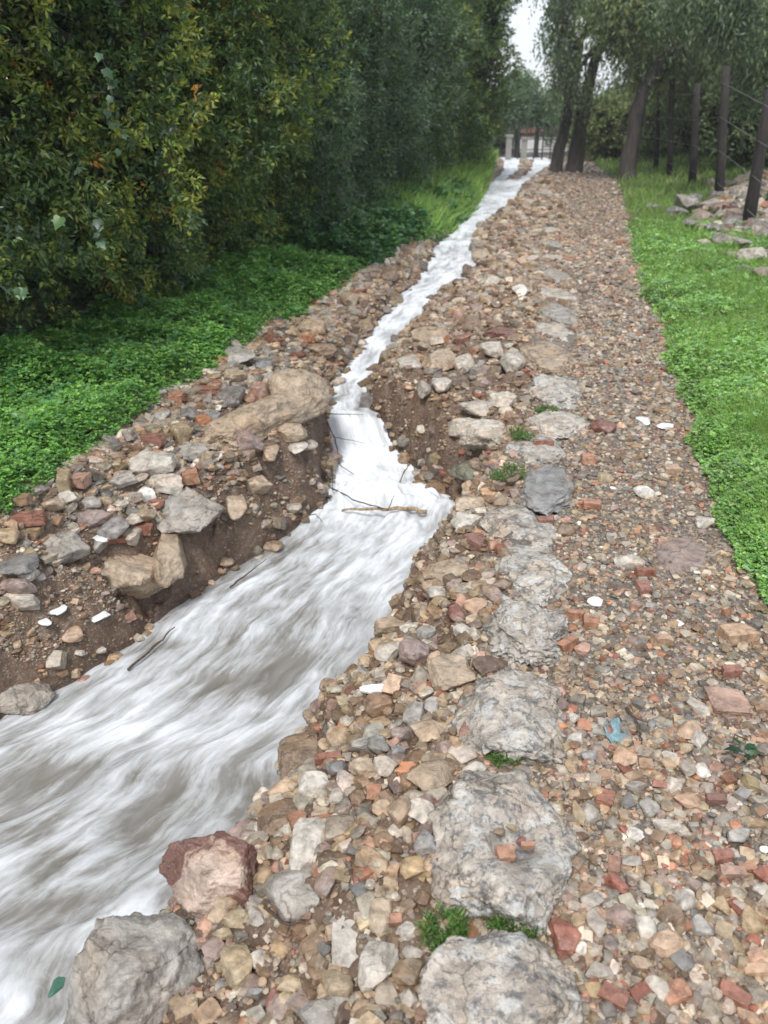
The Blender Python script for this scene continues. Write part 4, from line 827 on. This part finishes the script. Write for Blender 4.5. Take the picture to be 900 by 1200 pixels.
cover('broad_leaf_cover', 'darker broad-leaved plants below the grey-green hedge shrubs', 9000, 8.6, 17, lambda y: HF(y)-.25, lambda y: GL(y)+.04, lambda x, y: mound(x, y)*1.7+.08, .034, [(.06, .16, .06), (.085, .19, .09), (.12, .25, .06), (.07, .15, .04)], [4, 3, 2, 2], 1.0)
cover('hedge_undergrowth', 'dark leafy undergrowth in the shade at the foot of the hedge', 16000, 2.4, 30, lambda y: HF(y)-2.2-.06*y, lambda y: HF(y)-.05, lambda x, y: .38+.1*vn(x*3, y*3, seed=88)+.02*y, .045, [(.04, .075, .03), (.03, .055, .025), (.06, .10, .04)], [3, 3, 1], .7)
cover('bank_weeds', 'larger pale weed leaves standing out of the clover carpet', 1500, 2.9, 12, lambda y: HF(y)-.2, lambda y: GL(y)+.02, lambda x, y: mound(x, y)*1.5+.03, .032, [(.11, .24, .07), (.07, .18, .07), (.20, .30, .08)], [3, 3, 1], .7)
cover('verge_weeds', 'nearest low weeds of the green verge beside the path', 15000, .5, 2.5, lambda y: VG(y)-.02, lambda y: VG(y)+1.6, lambda x, y: .11+.03*vn(x*7, y*7, seed=86), .019, [(.19, .38, .08), (.27, .48, .11), (.22, .40, .19), (.40, .56, .24)], [4, 4, 3, 2])
def blades(name, label, n, ylo, yhi, lf, rf, h0, cols, wts, wd=.004, spread=.45, p=.75):
    y = ysamp(n, ylo, yhi, p); l, r = lf(y), rf(y); x = l+(r-l)*rng.random(n); hk = ~((x > y*.405-.1) & (x < y*.56) & (y > 11.2) & (y < 17.5) & (rng.random(n) < .8)); x, y, l, r = x[hk], y[hk], l[hk], r[hk]; n = len(x); z = HT(x, y)-.01; e = sstep(np.minimum(x-l, r-x)/.12)*.7+.3
    h = h0*rng.uniform(.4, 1.4, n)*e*(1+.4*vn(x*2.5, y*2.5, seed=91)); w = wd*(y/4.)**1.*rng.uniform(.7, 1.4, n)
    az = rng.uniform(0, 6.28, n); D = unit(np.stack([np.cos(az)*spread*rng.random(n), np.sin(az)*spread*rng.random(n), np.ones(n)], 1)); Nn = np.stack([-np.sin(az), np.cos(az), 0*az], 1)
    ci = rng.choice(len(cols), n, p=np.array(wts)/sum(wts)); c = np.array(cols)[ci]*rng.uniform(.7, 1.3, (n, 1))*(1+.25*vn(x*1.5, y*1.5, seed=92))[:, None]
    S1 = unit(np.cross(D, Nn)); lean = np.stack([np.cos(az), np.sin(az), 0*az-.35], 1)*(h*.45*rng.random(n))[:, None]
    P = np.stack([x, y, z], 1); W1 = S1*w[:, None]*.5; mid = P+D*h[:, None]*.55; V = np.stack([P-W1, P+W1, mid+W1*.8, mid-W1*.8, P+D*h[:, None]+lean], 1).reshape(-1, 3); k = np.arange(n)*5
    Fc = np.concatenate([np.stack([k, k+1, k+2], 1), np.stack([k, k+2, k+3], 1), np.stack([k+3, k+2, k+4], 1)])
    return tag(meshobj(name, V, Fc, M['grass'], col=np.repeat(c, 5, 0), smooth=False), label, 'grass', kind='stuff')
GC = [(.18, .31, .075), (.23, .38, .095), (.29, .42, .12), (.13, .24, .06), (.36, .38, .17)]
blades('bank_grass', 'tall bright grass under the far hedge beside the stream', 26000, 11.5, 34, lambda y: HF(y)-.2, lambda y: GL(y)+.05, .34, GC, [4, 4, 2, 3, .6], .007)
verge_r = lambda y: VG(y)+.55+.45*y
cover('verge_clover', 'low clover and weeds of the green verge right of the path', 80000, 2.2, 13, lambda y: VG(y)-.02, lambda y: VG(y)+.35+.32*y, lambda x, y: .10+.035*vn(x*3, y*3, seed=85)+.035*vn(x*7, y*7, seed=86), .0165,
      [(.19, .38, .08), (.27, .48, .11), (.22, .40, .19), (.40, .56, .24)], [4, 4, 3, 2])
blades('verge_grass', 'bright green grass of the verge right of the path', 80000, 2.4, 40, lambda y: VG(y)-.01, verge_r, .17, GC, [4, 5, 4, 2, 1], .0042, .6, p=.35)
# small yellow flowers
n = 46; y = ysamp(n, 3.4, 11); x = VG(y)+.15+rng.random(n)*(.35+.28*y); z = HT(x, y)+.115
P = np.repeat(np.stack([x, y, z], 1), 5, 0); az = np.tile(np.arange(5)*1.257, n); leaves('petals', P, np.stack([np.cos(az), np.sin(az), .5+0*az], 1), np.tile([[0, 0, 1.]], (n*5, 1)), np.full(n*5, .008), np.full(n*5, .006), np.tile([[.75, .62, .04]], (n*5, 1)))
tag(bpy.data.objects['petals'], 'tiny yellow flowers dotted through the right verge', 'flowers', kind='stuff')
# weed tufts between the kerb stones
def tuft(px, py, rad, h, nb, label):
    x0, y0, z0 = hit(px, py); n = nb; a_ = rng.uniform(0, 6.28, n); r_ = rad*np.sqrt(rng.random(n)); x = x0+r_*np.cos(a_); y = y0+r_*np.sin(a_); P = np.stack([x, y, HT(x, y)], 1)-np.array([[x0, y0, z0]])
    k = 5; Pb = np.repeat(P, k, 0); hh = np.repeat(h*rng.uniform(.3, 1, n), k)*rng.random(n*k); D0 = unit(np.repeat(np.stack([np.cos(a_)*.5, np.sin(a_)*.5, 1+0*a_], 1), k, 0)); Pb = Pb+D0*hh[:, None]
    D = unit(rng.normal(size=(n*k, 3))+D0*1.0); c = np.array([(.07, .15, .035), (.10, .20, .045), (.14, .22, .06)])[rng.integers(0, 3, n*k)]*rng.uniform(.7, 1.3, (n*k, 1))
    o = leaves('weed_tuft', Pb, D, unit(rng.normal(size=(n*k, 3))+[0, 0, 1]), np.full(n*k, .016)*rng.uniform(.7, 1.6, n*k), np.full(n*k, .006), c); o.location = (x0, y0, z0+.005); tag(o, label, 'weeds', 'weed tufts along the kerb')
tuft(612, 516, .06, .06, 160, 'feathery green weed tuft halfway up the kerb'); tuft(594, 566, .065, .07, 180, 'green weed tuft above the wedge-shaped kerb stone, beside the greenish-grey slab'); tuft(640, 484, .06, .03, 110, 'thin strip of green weeds above the long pale kerb stone')
tuft(520, 1100, .038, .035, 170, 'bright weed tuft between the two lowest kerb boulders, left side'); tuft(603, 1085, .05, .015, 120, 'sparse mossy weeds between the two lowest kerb boulders, right side'); tuft(590, 888, .04, .015, 70, 'mossy weeds above the hollowed kerb boulder')
tuft(640, 372, .05, .03, 60, 'faint greenery beside the upper kerb')
# broad climbing leaves and fallen ivy leaves
def broad(px, py, n, size, label, name='ivy_sprig', ground=False, depth_m=None, drop=.0, col=(.05, .13, .05)):
    if ground: x0, y0, z0 = hit(px, py); z0 += .045
    else: d = ray(px, py); x0, y0, z0 = d[0]*depth_m, d[1]*depth_m, CAM_H+d[2]*depth_m
    root = empty(name, (x0, y0, z0)); tag(root, label, 'ivy' if name == 'ivy_sprig' else 'leaf'); st = MB(); cs = []
    prof = [(.05, -.42), (.3, -.5), (.42, -.28), (.36, -.12), (.52, .06), (.3, .12), (.16, .34), (0, .62), (-.16, .34), (-.3, .12), (-.52, .06), (-.36, -.12), (-.42, -.28), (-.3, -.5), (-.05, -.42)]
    for k in range(n):
        c = Vector((rng.normal(0, size*.42), rng.normal(0, size*.3), -k*drop+rng.normal(0, .008))) if not ground else Vector((rng.normal(0, size*.5), rng.normal(0, size*.4), .004*k)); cs.append(c)
        a_ = rng.uniform(0, 6.28) if ground else math.pi+rng.uniform(-.7, .7)
        nrm = Vector((rng.normal(0, .3)+.3, -1, rng.uniform(.3, 1.))).normalized() if not ground else Vector((rng.normal(0, .3), rng.normal(0, .3), 1)).normalized()
        q = nrm.to_track_quat('Z', 'Y').to_matrix(); s = size*rng.uniform(.6, 1.1); P = [c]
        for u, v in prof: P.append(c+q@(Vector((u*math.cos(a_)-v*math.sin(a_), u*math.sin(a_)+v*math.cos(a_), -.3*abs(u)**1.3-.25*v*v))*s))
        m_ = len(prof); cc = np.array(col)*rng.uniform(.6, 1.4)
        meshobj('leaf', np.array([tuple(p) for p in P]), np.array([(0, 1+j, 1+(j+1) % m_) for j in range(m_)]), M['leaf'], root, col=np.tile(cc, (m_+1, 1)), smooth=True)
    if len(cs) > 1:
        st.tube([tuple(c+Vector((x0, y0+.02, z0))) for c in sorted(cs, key=lambda v: -v.z if not ground else v.x)], [.002]*len(cs), 5); st.build('stem', M['twig'], root, True)
broad(120, 70, 8, .042, 'hanging strand of broad grey-green ivy leaves in the near hedge', depth_m=2.75, drop=.042, col=(.03, .075, .03)); broad(112, 262, 4, .042, 'pair of large grey-green ivy leaves low in the near hedge', depth_m=2.9, drop=.02, col=(.04, .09, .045))
broad(72, 264, 1, .06, 'single bright green broad leaf in the near hedge', depth_m=2.85, col=(.08, .2, .035)); broad(22, 338, 4, .045, 'low green ivy leaves at the left photo edge', depth_m=3.1, drop=.01, col=(.06, .15, .05))
broad(850, 889, 4, .035, 'dark green ivy leaves fallen on the path gravel', name='ivy_leaf', ground=True, col=(.02, .07, .025)); broad(887, 899, 2, .035, 'second dark green fallen ivy leaf near the right photo edge', name='ivy_leaf', ground=True, col=(.02, .07, .025))
# scrap of plastic, dark twig debris, green thing at the water
x0, y0, z0 = hit(720, 860); g = np.linspace(-1, 1, 12); A, B = np.meshgrid(g, g); zc = .012+.012*fbm(A*2, B*2, seed=5); V = np.stack([A*.03*(1+.3*vn(B*3, 1)), B*.045*(1+.3*vn(A*3, 2)), zc], -1).reshape(-1, 3)
a = (np.arange(11)[:, None]*12+np.arange(11)[None]).ravel(); o = meshobj('plastic_scrap', V, np.stack([a, a+1, a+13, a+12], 1), M['plastic'], loc=(x0, y0, z0)); tag(o, 'crumpled blue-green plastic scrap among the path gravel', 'litter')
so_ = o.modifiers.new('thick', 'SOLIDIFY'); so_.thickness = .0015
x0, y0, z0 = hit(66, 1140, 0, True); gm = flat_mat('green_plastic', (.05, .13, .09), .35); V, Fc = rock_shape(15, 5, .2, 'block', .8)
tag(meshobj('plastic_bottle', rotz(V*np.array([.06, .10, .05]), -.4), Fc, gm, loc=(x0+.02, y0-.03, z0-.010)), 'green plastic object half sunk in the water left of the big boulder', 'litter')
# sticks and roots
def stick(name, pts, r0, label, mat='twig', cat='twig', n=7, branch=None, water=True):
    W3 = []
    for px, py, off in pts: x_, y_, z_ = hit(px, py, off, water); W3.append((x_, y_, z_+off))
    Pn = []
    for i in range(len(W3)-1):
        for j in range(5): f_ = j/5; Pn.append(tuple(W3[i][k]*(1-f_)+W3[i+1][k]*f_+(r0*.7*random.uniform(-1, 1) if (i or j) else 0) for k in range(3)))
    Pn.append(W3[-1]); mb = MB(); m_ = len(Pn); mb.tube(Pn, [r0*(1-.65*i/m_) for i in range(m_)], n, .25, random.random()*9)
    if branch:
        for i, dx, dy, dz in branch: p = Pn[i]; mb.tube([p, (p[0]+dx*.5, p[1]+dy*.5, p[2]+dz*.6), (p[0]+dx, p[1]+dy, p[2]+dz)], [r0*.5, r0*.35, r0*.15], 5)
    o = mb.build(name, M[mat], None, True, loc=W3[0]); tag(o, label, cat)
stick('stick', [(500,600,.035),(465,594,.04),(440,598,.03),(400,598,.025)], .014, 'pale peeled stick lying across the foam below the cascade', 'driftwood', 'stick')
stick('stick', [(388,572,.04),(420,588,.05),(455,597,.055),(462,580,.11)], .005, 'thin dark curved twig crossing the pale stick', cat='stick')
stick('root', [(384,496,.06),(393,515,.06),(398,545,.05),(415,556,.03)], .005, 'thin root drooping over the cascade from the left bank', cat='root')
stick('root', [(382,485,.08),(425,486,.09)], .0035, 'short straight root poking over the top of the cascade', cat='root', branch=[(3, .03, -.02, -.03)])
stick('root', [(384,512,.07),(400,514,.07),(428,520,.07)], .0035, 'straight root below the topmost one at the cascade', cat='root')
stick('root', [(388,545,.05),(390,575,.03)], .005, 'short dark root hanging at the foot of the left bank', cat='root')
stick('root', [(345,610,.03),(370,602,.05),(378,612,.05)], .004, 'little twig at the water line of the left bank', cat='root')
stick('root', [(466,570,.05),(474,552,.08),(485,535,.12)], .004, 'dark twig standing in the splash right of the cascade', cat='root', branch=[(4, .03, 0, .04)])
stick('twig', [(270,688,.03),(290,672,.04),(312,655,.06)], .005, 'thin dark twig lying on the water edge of the left bank', branch=[(5, .05, .03, .02)])
stick('twig', [(150,785,.02),(180,758,.03),(205,735,.04)], .006, 'reddish twig along the lower left water edge', branch=[(4, .05, .06, .02)])
stick('twig', [(735,830,.02),(748,850,.025),(752,872,.02)], .005, 'dark wet twig on the gravel beside the plastic scrap', branch=[(3, .03, -.02, .0)])
stick('twig', [(310,1063,.03),(335,1083,.03),(358,1080,.03)], .004, 'bent dark twig under the mottled grey cobble', branch=[(6, -.01, -.03, .0)])
for k, (px, py) in enumerate([(470,470),(478,500),(492,520),(500,490),(485,545),(508,470)]):
    stick('root', [(px, py, .012),(px+4, py+22, .012),(px-2, py+44, .01)], .003, 'fine brown root hanging on the raw earth right of the cascade', cat='root', water=False)
    bpy.context.scene.collection.objects[-1]['group'] = 'fine roots on the cut bank'
# ------------------------------------------------------------------ rock heap on the right verge
heap = [(805,238,40,26),(838,240,36,24),(822,256,46,26),(795,248,26,16),(860,262,40,22),(848,282,38,26),(880,300,44,28),(893,275,30,26),(872,318,34,20),(835,268,30,18),(885,250,30,20),(858,300,30,18),(893,320,30,24),(815,232,24,14),(850,248,26,18),
        (870,285,26,18),(825,286,26,14),(899,298,26,22),(842,228,26,14),(866,240,24,16),(770,244,22,10),(760,241,14,8),(830,246,20,12),(880,268,22,14),(808,262,22,12),(898,338,22,16),(905,256,28,20),(918,290,40,30),(930,318,40,26),(940,270,40,30)]
for k, (px, py, w, h) in enumerate(heap):
    c_ = ['grey', 'kerb', 'mauve', 'dgrey', 'dgrey'][k % 5]; w *= .72; h *= .72; lone = k in (20, 21)
    lb = ('small dark stone alone in the verge grass' if lone else 'dark grey slab in the rock heap by the fence' if k == 2 else 'grey rubble rock in the heap by the fence posts')
    stone('rubble_rock', px, py, w, h, 'dgrey' if lone else c_, lb, 'rock', .62, random.uniform(-30, 30), .12, ang=.9, off=.0 if k % 3 else .06, group=None if k == 2 else 'dark stones in the verge' if lone else 'rubble rocks heaped by the fence', mat=M['kerb'] if k % 2 else None)
# ------------------------------------------------------------------ fence on the right
fp = [((876, 268), (903, 105), .085, .4), ((843, 236), (851, 78), .085, .2), ((812, 216), (817, 98), .085, .2), ((785, 206), (788, 92), .075, .2), ((769, 198), (773, 105), .075, .2)]
fx0, fy0 = unproj(876, 268, .3); froot = empty('fence', (fx0, fy0, 0)); tag(froot, 'wire fence on dark rough wooden posts along the right verge', 'fence')
tops = []
for k, (b_, t_, r_, zb) in enumerate(fp):
    x_, y_, z_ = hit(*b_); d = ray(*t_); s = y_/d[1]; tx, tz = d[0]*s, CAM_H+d[2]*s; mb = MB(); tops.append((x_, y_, z_, tx, tz))
    mb.tube([(x_, y_, z_-.2), (x_*.66+tx*.34, y_, z_+(tz-z_)*.33), (x_*.33+tx*.67, y_+.02, z_+(tz-z_)*.66), (tx, y_, tz)], [r_*1.15, r_, r_*.95, r_*.85], 9, .12, k)
    tag(mb.build('post', M['post'], froot, True), 'thick leaning dark post' if k == 0 else None)
for f_ in (.15, .4, .65, .9):
    mb = MB(); pts = [(a_[0]+(a_[3]-a_[0])*f_-.06, a_[1], a_[2]+(min(a_[4], a_[2]+2.2)-a_[2])*f_) for a_ in tops]; p0, p1 = pts[0], pts[1]
    pts = [(p0[0]*2-p1[0], p0[1]*2-p1[1], p0[2]*2-p1[2])]+pts; mb.tube(pts, [.005]*len(pts), 5); mb.build('wire', M['wire'], froot, True)
# ------------------------------------------------------------------ trees
def tree(name, base, stems, canopy, nst, kl, L0, cols, label, group=None, strand=.9, asp=.3, seed=0, gap=-.26):
    cols = [tuple(v*1.3 for v in c) for c in cols]
    """stems: polylines rising from the base; canopy: list of (x,y,z,rx,ry,rz) foliage masses hung with drooping sprays"""
    bx, by = base; bz = float(HT(bx, by)[0]); root = empty(name, (bx, by, bz)); tag(root, label, 'tree', group)
    mb = MB(); lb = MB(); nl = 0
    for k, (pts, r0, r1) in enumerate(stems):
        P = [(bx+p[0], by+p[1], bz+p[2]) for p in pts]; n = len(P); F_ = []
        for i in range(n-1):
            for j in range(4): f_ = j/4; F_.append(tuple(P[i][q]*(1-f_)+P[i+1][q]*f_ for q in range(3)))
        F_.append(P[-1]); mb.tube(F_, [(r0+(r1-r0)*(i/len(F_))**.7)*(1.35 if i == 0 else 1.12 if i == 1 else 1) for i in range(len(F_))], 14, .28, k+seed)
        e = P[-1]
        for c in canopy:
            if rng.random() < .75:
                q = (c[0]+rng.normal(0, c[3]*.3), c[1]+rng.normal(0, c[4]*.3), c[2]+rng.normal(0, c[5]*.3)); m_ = tuple((e[i]+q[i])/2+rng.normal(0, .25) for i in range(3)); s0 = F_[-3]
                lb.tube([s0, e, m_, q], [r1*.8, r1*.7, r1*.45, .02], 7, .2, nl); nl += 1
    mb.build('trunk', M['bark'], root, True)
    if nl: lb.build('limb', M['bark'], root, True)
    Ps = []; tot = sum(c[3]*c[4]+c[3]*c[5] for c in canopy)
    for c in canopy:
        n = int(nst*(c[3]*c[4]+c[3]*c[5])/tot); d = unit(rng.normal(size=(n, 3))); lump = 1+.3*fbm(d[:, 0]*2+c[0], d[:, 1]*2, d[:, 2]*2, seed=seed+5, o=3); rr = lump*rng.random(n)**.33
        T = np.array(c[:3])+d*rr[:, None]*np.array(c[3:6]); g_ = vn(T[:, 0]*1.0, T[:, 1]*1.0, T[:, 2]*.5, seed+7)+.6*vn(T[:, 0]*2.7, T[:, 1]*2.7, T[:, 2]*1.0, seed+8); Ps.append(T[g_ > gap])
    T = np.concatenate(Ps); n = len(T); j = np.tile(np.arange(kl), n)/kl; Tk = np.repeat(T, kl, 0); sl = np.repeat(strand*rng.uniform(.4, 1.2, n), kl); az = np.repeat(rng.uniform(0, 6.28, n), kl)
    P = Tk+0+np.stack([np.cos(az)*sl*.35*j, np.sin(az)*sl*.35*j, -sl*j*j*.9-.1*sl*j], 1)+rng.normal(0, .03, (n*kl, 3))
    D = unit(rng.normal(size=(n*kl, 3))*.7+np.array([0, 0, -1.1 if strand > .5 else .1])); cb = np.array(cols)[rng.integers(0, len(cols), n)]*rng.uniform(.7, 1.3, (n, 1)); c = np.repeat(cb, kl, 0)*rng.uniform(.8, 1.2, (n*kl, 1))
    LL = L0*rng.uniform(.6, 1.4, n*kl); leaves('crown', P, D, unit(rng.normal(size=(n*kl, 3))), LL, LL*asp, c, root); return root
OL = [(.085, .125, .075), (.11, .15, .08), (.15, .19, .09), (.075, .11, .075)]
def at(px, py, y, ):                               # a real point seen in that direction, y metres ahead
    d = ray(px, py); s = y/d[1]; return d[0]*s, CAM_H+d[2]*s
def mass(px, py, y, rx, ry, rz): x_, z_ = at(px, py, y); return (x_, y, z_, rx, ry, rz)
T1y = 27.; x1 = at(668, 176, T1y)[0]
tree('old_tree', (x1, T1y), [([(-.40, 0, -.2), (-.34, 0, .7), (-.2, .05, 1.5), (-.15, 0, 2.4), (.0, .1, 3.6)], .22, .12), ([(.24, .1, -.2), (.25, .1, .8), (.27, 0, 1.6), (.38, .1, 2.5), (.6, 0, 3.6)], .30, .14)],
     [mass(676, 35, T1y, .95, 1.3, .8), mass(712, -5, T1y, 1.5, 2.0, .9), mass(684, -40, T1y, 1.25, 2.0, 1.1), mass(670, 90, T1y, .5, .7, .45), mass(760, 10, T1y, 1.3, 1.6, .6), mass(648, 5, T1y+1, .35, .8, .5), mass(684, 88, T1y-.8, .75, .5, .45), mass(664, 70, T1y-.8, .5, .5, .4)], 6500, 9, .13, OL, 'old tree with twin dark trunks standing at the end of the green verge', strand=1.1, seed=3, gap=-.1)
T2y = 23.; x2 = at(738, 185, T2y)[0]
tree('old_tree', (x2, T2y), [([(0, 0, -.2), (.0, 0, .7), (.02, 0, 1.5), (.1, 0, 2.2), (.55, .1, 2.9), (1.3, .2, 3.3)], .25, .13)],
     [mass(790, 15, T2y, 1.6, 1.6, .9), mass(735, -10, T2y, 1.1, 1.8, 1.0), mass(850, 20, T2y, 1.4, 1.8, 1.0), mass(800, -60, T2y, 2.4, 2.2, 1.1), mass(755, 60, T2y+2, .8, .8, .35), mass(815, 60, T2y+1, 1.1, 1.2, .5), mass(838, 92, T2y+3, 1.3, 1, .45), mass(775, 88, T2y+4, 1.0, 1, .4), mass(870, 70, T2y+1, 1.3, 1, .6)], 10000, 9, .13, [(.11, .155, .07), (.15, .195, .085), (.19, .225, .095), (.09, .13, .075)], 'old tree with one leaning dark trunk and drooping sprays, right of the twin-trunked one', strand=1.2, seed=5, gap=-.12)
T3y = 17.; x3 = at(960, 215, T3y)[0]
tree('drooping_tree', (x3, T3y), [([(0, 0, -.2), (0, 0, 1.5), (-.2, 0, 2.8), (-.7, 0, 3.6)], .2, .12)],
     [mass(880, 0, T3y, 1.0, 1.2, .7), mass(930, 20, T3y, 1.1, 1.2, .9), mass(840, -25, T3y, 1.1, 1.2, .55), mass(900, 75, T3y+1, .7, .8, .5)], 4500, 9, .10, OL, 'drooping tree behind the fence reaching in from the right photo edge', strand=.9, seed=8)
T4y = 40.; x4 = at(607, 165, T4y)[0]
tree('round_tree', (x4, T4y), [([(0, 0, -.2), (0, 0, 1.2), (.1, 0, 2.0)], .14, .1), ([(.9, .1, -.2), (.9, .1, 1.2), (.7, 0, 2.0)], .12, .08)],
     [mass(610, 122, T4y, 1.75, 1.5, 1.05), mass(585, 128, T4y, 1.2, 1.2, .9), mass(640, 130, T4y, 1.2, 1.2, .9), mass(612, 98, T4y, .95, 1.1, .5)], 3600, 7, .13, [(.11, .17, .095), (.14, .20, .11), (.09, .14, .085)], 'small round leafy tree behind the gate at the end of the track', strand=.35, asp=.4, seed=12)
# shrubs behind the fence, each its own
back = [(712, 150, 31, 1.6, 2.2), (768, 160, 29, 1.5, 2.3), (700, 165, 36, 2.4, 2.2), (800, 165, 27, 1.6, 2.2), (835, 170, 24, 1.6, 2.1), (868, 180, 20, 1.5, 2.1), (905, 190, 18, 1.7, 2.2), (740, 140, 38, 2.4, 3.0), (560, 140, 46, 2.4, 2.2), (875, 120, 32, 2.6, 3.4), (800, 110, 40, 3.2, 3.6), (935, 150, 26, 2.4, 3.4)]
words = ['yellow-green bush between the two old trees', 'bush just right of the leaning old tree', 'far dark bush behind the twin-trunked tree', 'dark bush behind the thin fence posts', 'dark green bush behind the second nearest post', 'dark bush between the two nearest posts', 'bush at the right photo edge behind the thick leaning post', 'tall pale bush far behind the two old trees', 'grey-green far bush beyond the hedge end', 'tall pale green thicket behind the fence on the right', 'farthest tall thicket seen between posts', 'tall thicket at the right photo edge']
for k, (px, py, yb, rx, hg) in enumerate(back):
    x_ = at(px, 180, yb)[0]; yel = [(.17, .21, .07), (.13, .18, .07), (.21, .24, .09)]; drk = [(.07, .12, .05), (.10, .155, .055), (.13, .17, .06)]; pal = [(.15, .20, .12), (.18, .23, .14), (.13, .17, .11)]
    x_ *= (yb+3)/yb; yb += 3
    shrub('bush', (x_, yb), hg, rx, rx*.7, 3000, 6, .055+.0022*yb, pal if k in (7, 8, 9, 10) else yel if k in (0, 1) else drk, [1, 1, 1], words[k], 'bush', 'bushes behind the fence', 0, .6, seed=70+k, zlo=.02)
# distant tree line that closes the horizon
n = 15000; u = rng.uniform(-1, 1, n); X_ = u*48+14; Y_ = 62+rng.random(n)*8; hh = (3.1+1.1*vn(X_*.22, 0, seed=33)+.5*vn(X_*.9, 0, seed=34)); Z_ = hh*rng.random(n)**.7; P = np.stack([X_, Y_, Z_], 1)
cc = np.array([(.09, .12, .09), (.075, .105, .075)])[rng.integers(0, 2, n)]*rng.uniform(.75, 1.25, (n, 1)); leaves('far_woodland', P, unit(rng.normal(size=(n, 3))), unit(rng.normal(size=(n, 3))), rng.uniform(.35, .7, n), rng.uniform(.2, .4, n), cc)
tag(bpy.data.objects['far_woodland'], 'hazy line of far trees closing the view beyond the track', 'woodland', kind='stuff')
# ------------------------------------------------------------------ gate, pillars, walls and houses at the far end
def pillar(px, py, w, label):
    y_ = 36.; x_, zt = at(px, py, y_); z0 = float(HT(x_, y_)[0]); r_ = empty('gate_pillar', (x_, y_, z0)); tag(r_, label, 'pillar', 'pale gate pillars')
    MB().box((x_, y_, (z0+zt)/2-.06), (w, w, zt-z0+.1)).build('shaft', M['render'], r_); MB().box((x_, y_, zt+.03), (w+.08, w+.08, .09)).build('cap', M['render'], r_)
pillar(597, 160, .22, 'pale rendered gate pillar nearest the hedge'); pillar(615, 163, .22, 'pale rendered gate pillar under the round tree')
xa = at(598, 170, 36.4)[0]; xb = at(655, 170, 36.4)[0]; rl = empty('railing', ((xa+xb)/2, 36.4, 0)); tag(rl, 'dark iron railing with upright posts beyond the gate pillars', 'railing')
for k in range(7): x_ = xa+(xb-xa)*k/6; MB().box((x_, 36.4, .65), (.055, .055, 1.35)).build('post', M['iron'], rl)
for z_ in (.35, .75, 1.15): MB().box(((xa+xb)/2, 36.4+.001, z_), (xb-xa, .035, .035)).build('rail', M['iron'], rl)
xw0, xw1 = at(618, 170, 44)[0], at(655, 170, 44)[0]; wr_ = empty('garden_wall', ((xw0+xw1)/2, 44, 0)); tag(wr_, 'low pale wall with terracotta coping beyond the railing', 'wall')
MB().box(((xw0+xw1)/2, 44, .4), (xw1-xw0+1, .3, .9)).build('wall', M['whitewall'], wr_); mb = MB()
for k in range(14): x_ = xw0-.4+(xw1-xw0+.8)*k/13; mb.tube([(x_, 43.75, .9), (x_, 44.25, .98)], [.16, .16], 8)
mb.build('coping', M['tile'], wr_, True)
def house(px, y_, w, h, dpt, label):
    x_ = at(px, 170, y_)[0]; r_ = empty('house', (x_, y_, 0)); tag(r_, label, 'house', 'pale houses beyond the trees')
    MB().box((x_, y_+dpt/2, h/2-.1), (w, dpt, h+.2)).build('wall', M['whitewall'], r_)
    mb = MB(); a_, b_ = w/2+.25, dpt/2+.25; cy = y_+dpt/2; mb.add([(x_-a_, cy-b_, h), (x_+a_, cy-b_, h), (x_+a_, cy+b_, h), (x_-a_, cy+b_, h), (x_-a_, cy, h+dpt*.22), (x_+a_, cy, h+dpt*.22)], [(0, 1, 5, 4), (2, 3, 4, 5), (0, 4, 3), (1, 2, 5), (3, 2, 1, 0)]); mb.build('roof', M['tile'], r_)
    for k in (-1, 1): wn = MB().box((x_+k*w*.25, y_-.02, h*.55), (.7, .08, .9)).build('window', M['glass'], r_)
house(781, 46, 2.6, 1.15, 4, 'white low building glimpsed between the two farthest fence posts'); house(905, 40, 4.5, 1.0, 4, 'white low building seen right of the thick leaning post')
print('objects', len(bpy.data.objects))

# ------------------------------------------------------------------ wet air between here and the far trees
hm = bpy.data.materials.new('rain_haze'); hm.use_nodes = True; t = hm.node_tree; t.nodes.remove(t.nodes['Principled BSDF'])
pv = N(t, 'ShaderNodeVolumePrincipled'); pv.inputs['Color'].default_value = (.90, .94, 1, 1); pv.inputs['Density'].default_value = .0011; L(t, pv.outputs[0], t.nodes['Material Output'].inputs['Volume'])
hz = MB().box((10, 148, 5.5), (215, 320, 13.5)).build('haze', hm); tag(hz, kind='stuff', label='thin pale wet air over the far end of the track', cat='haze')
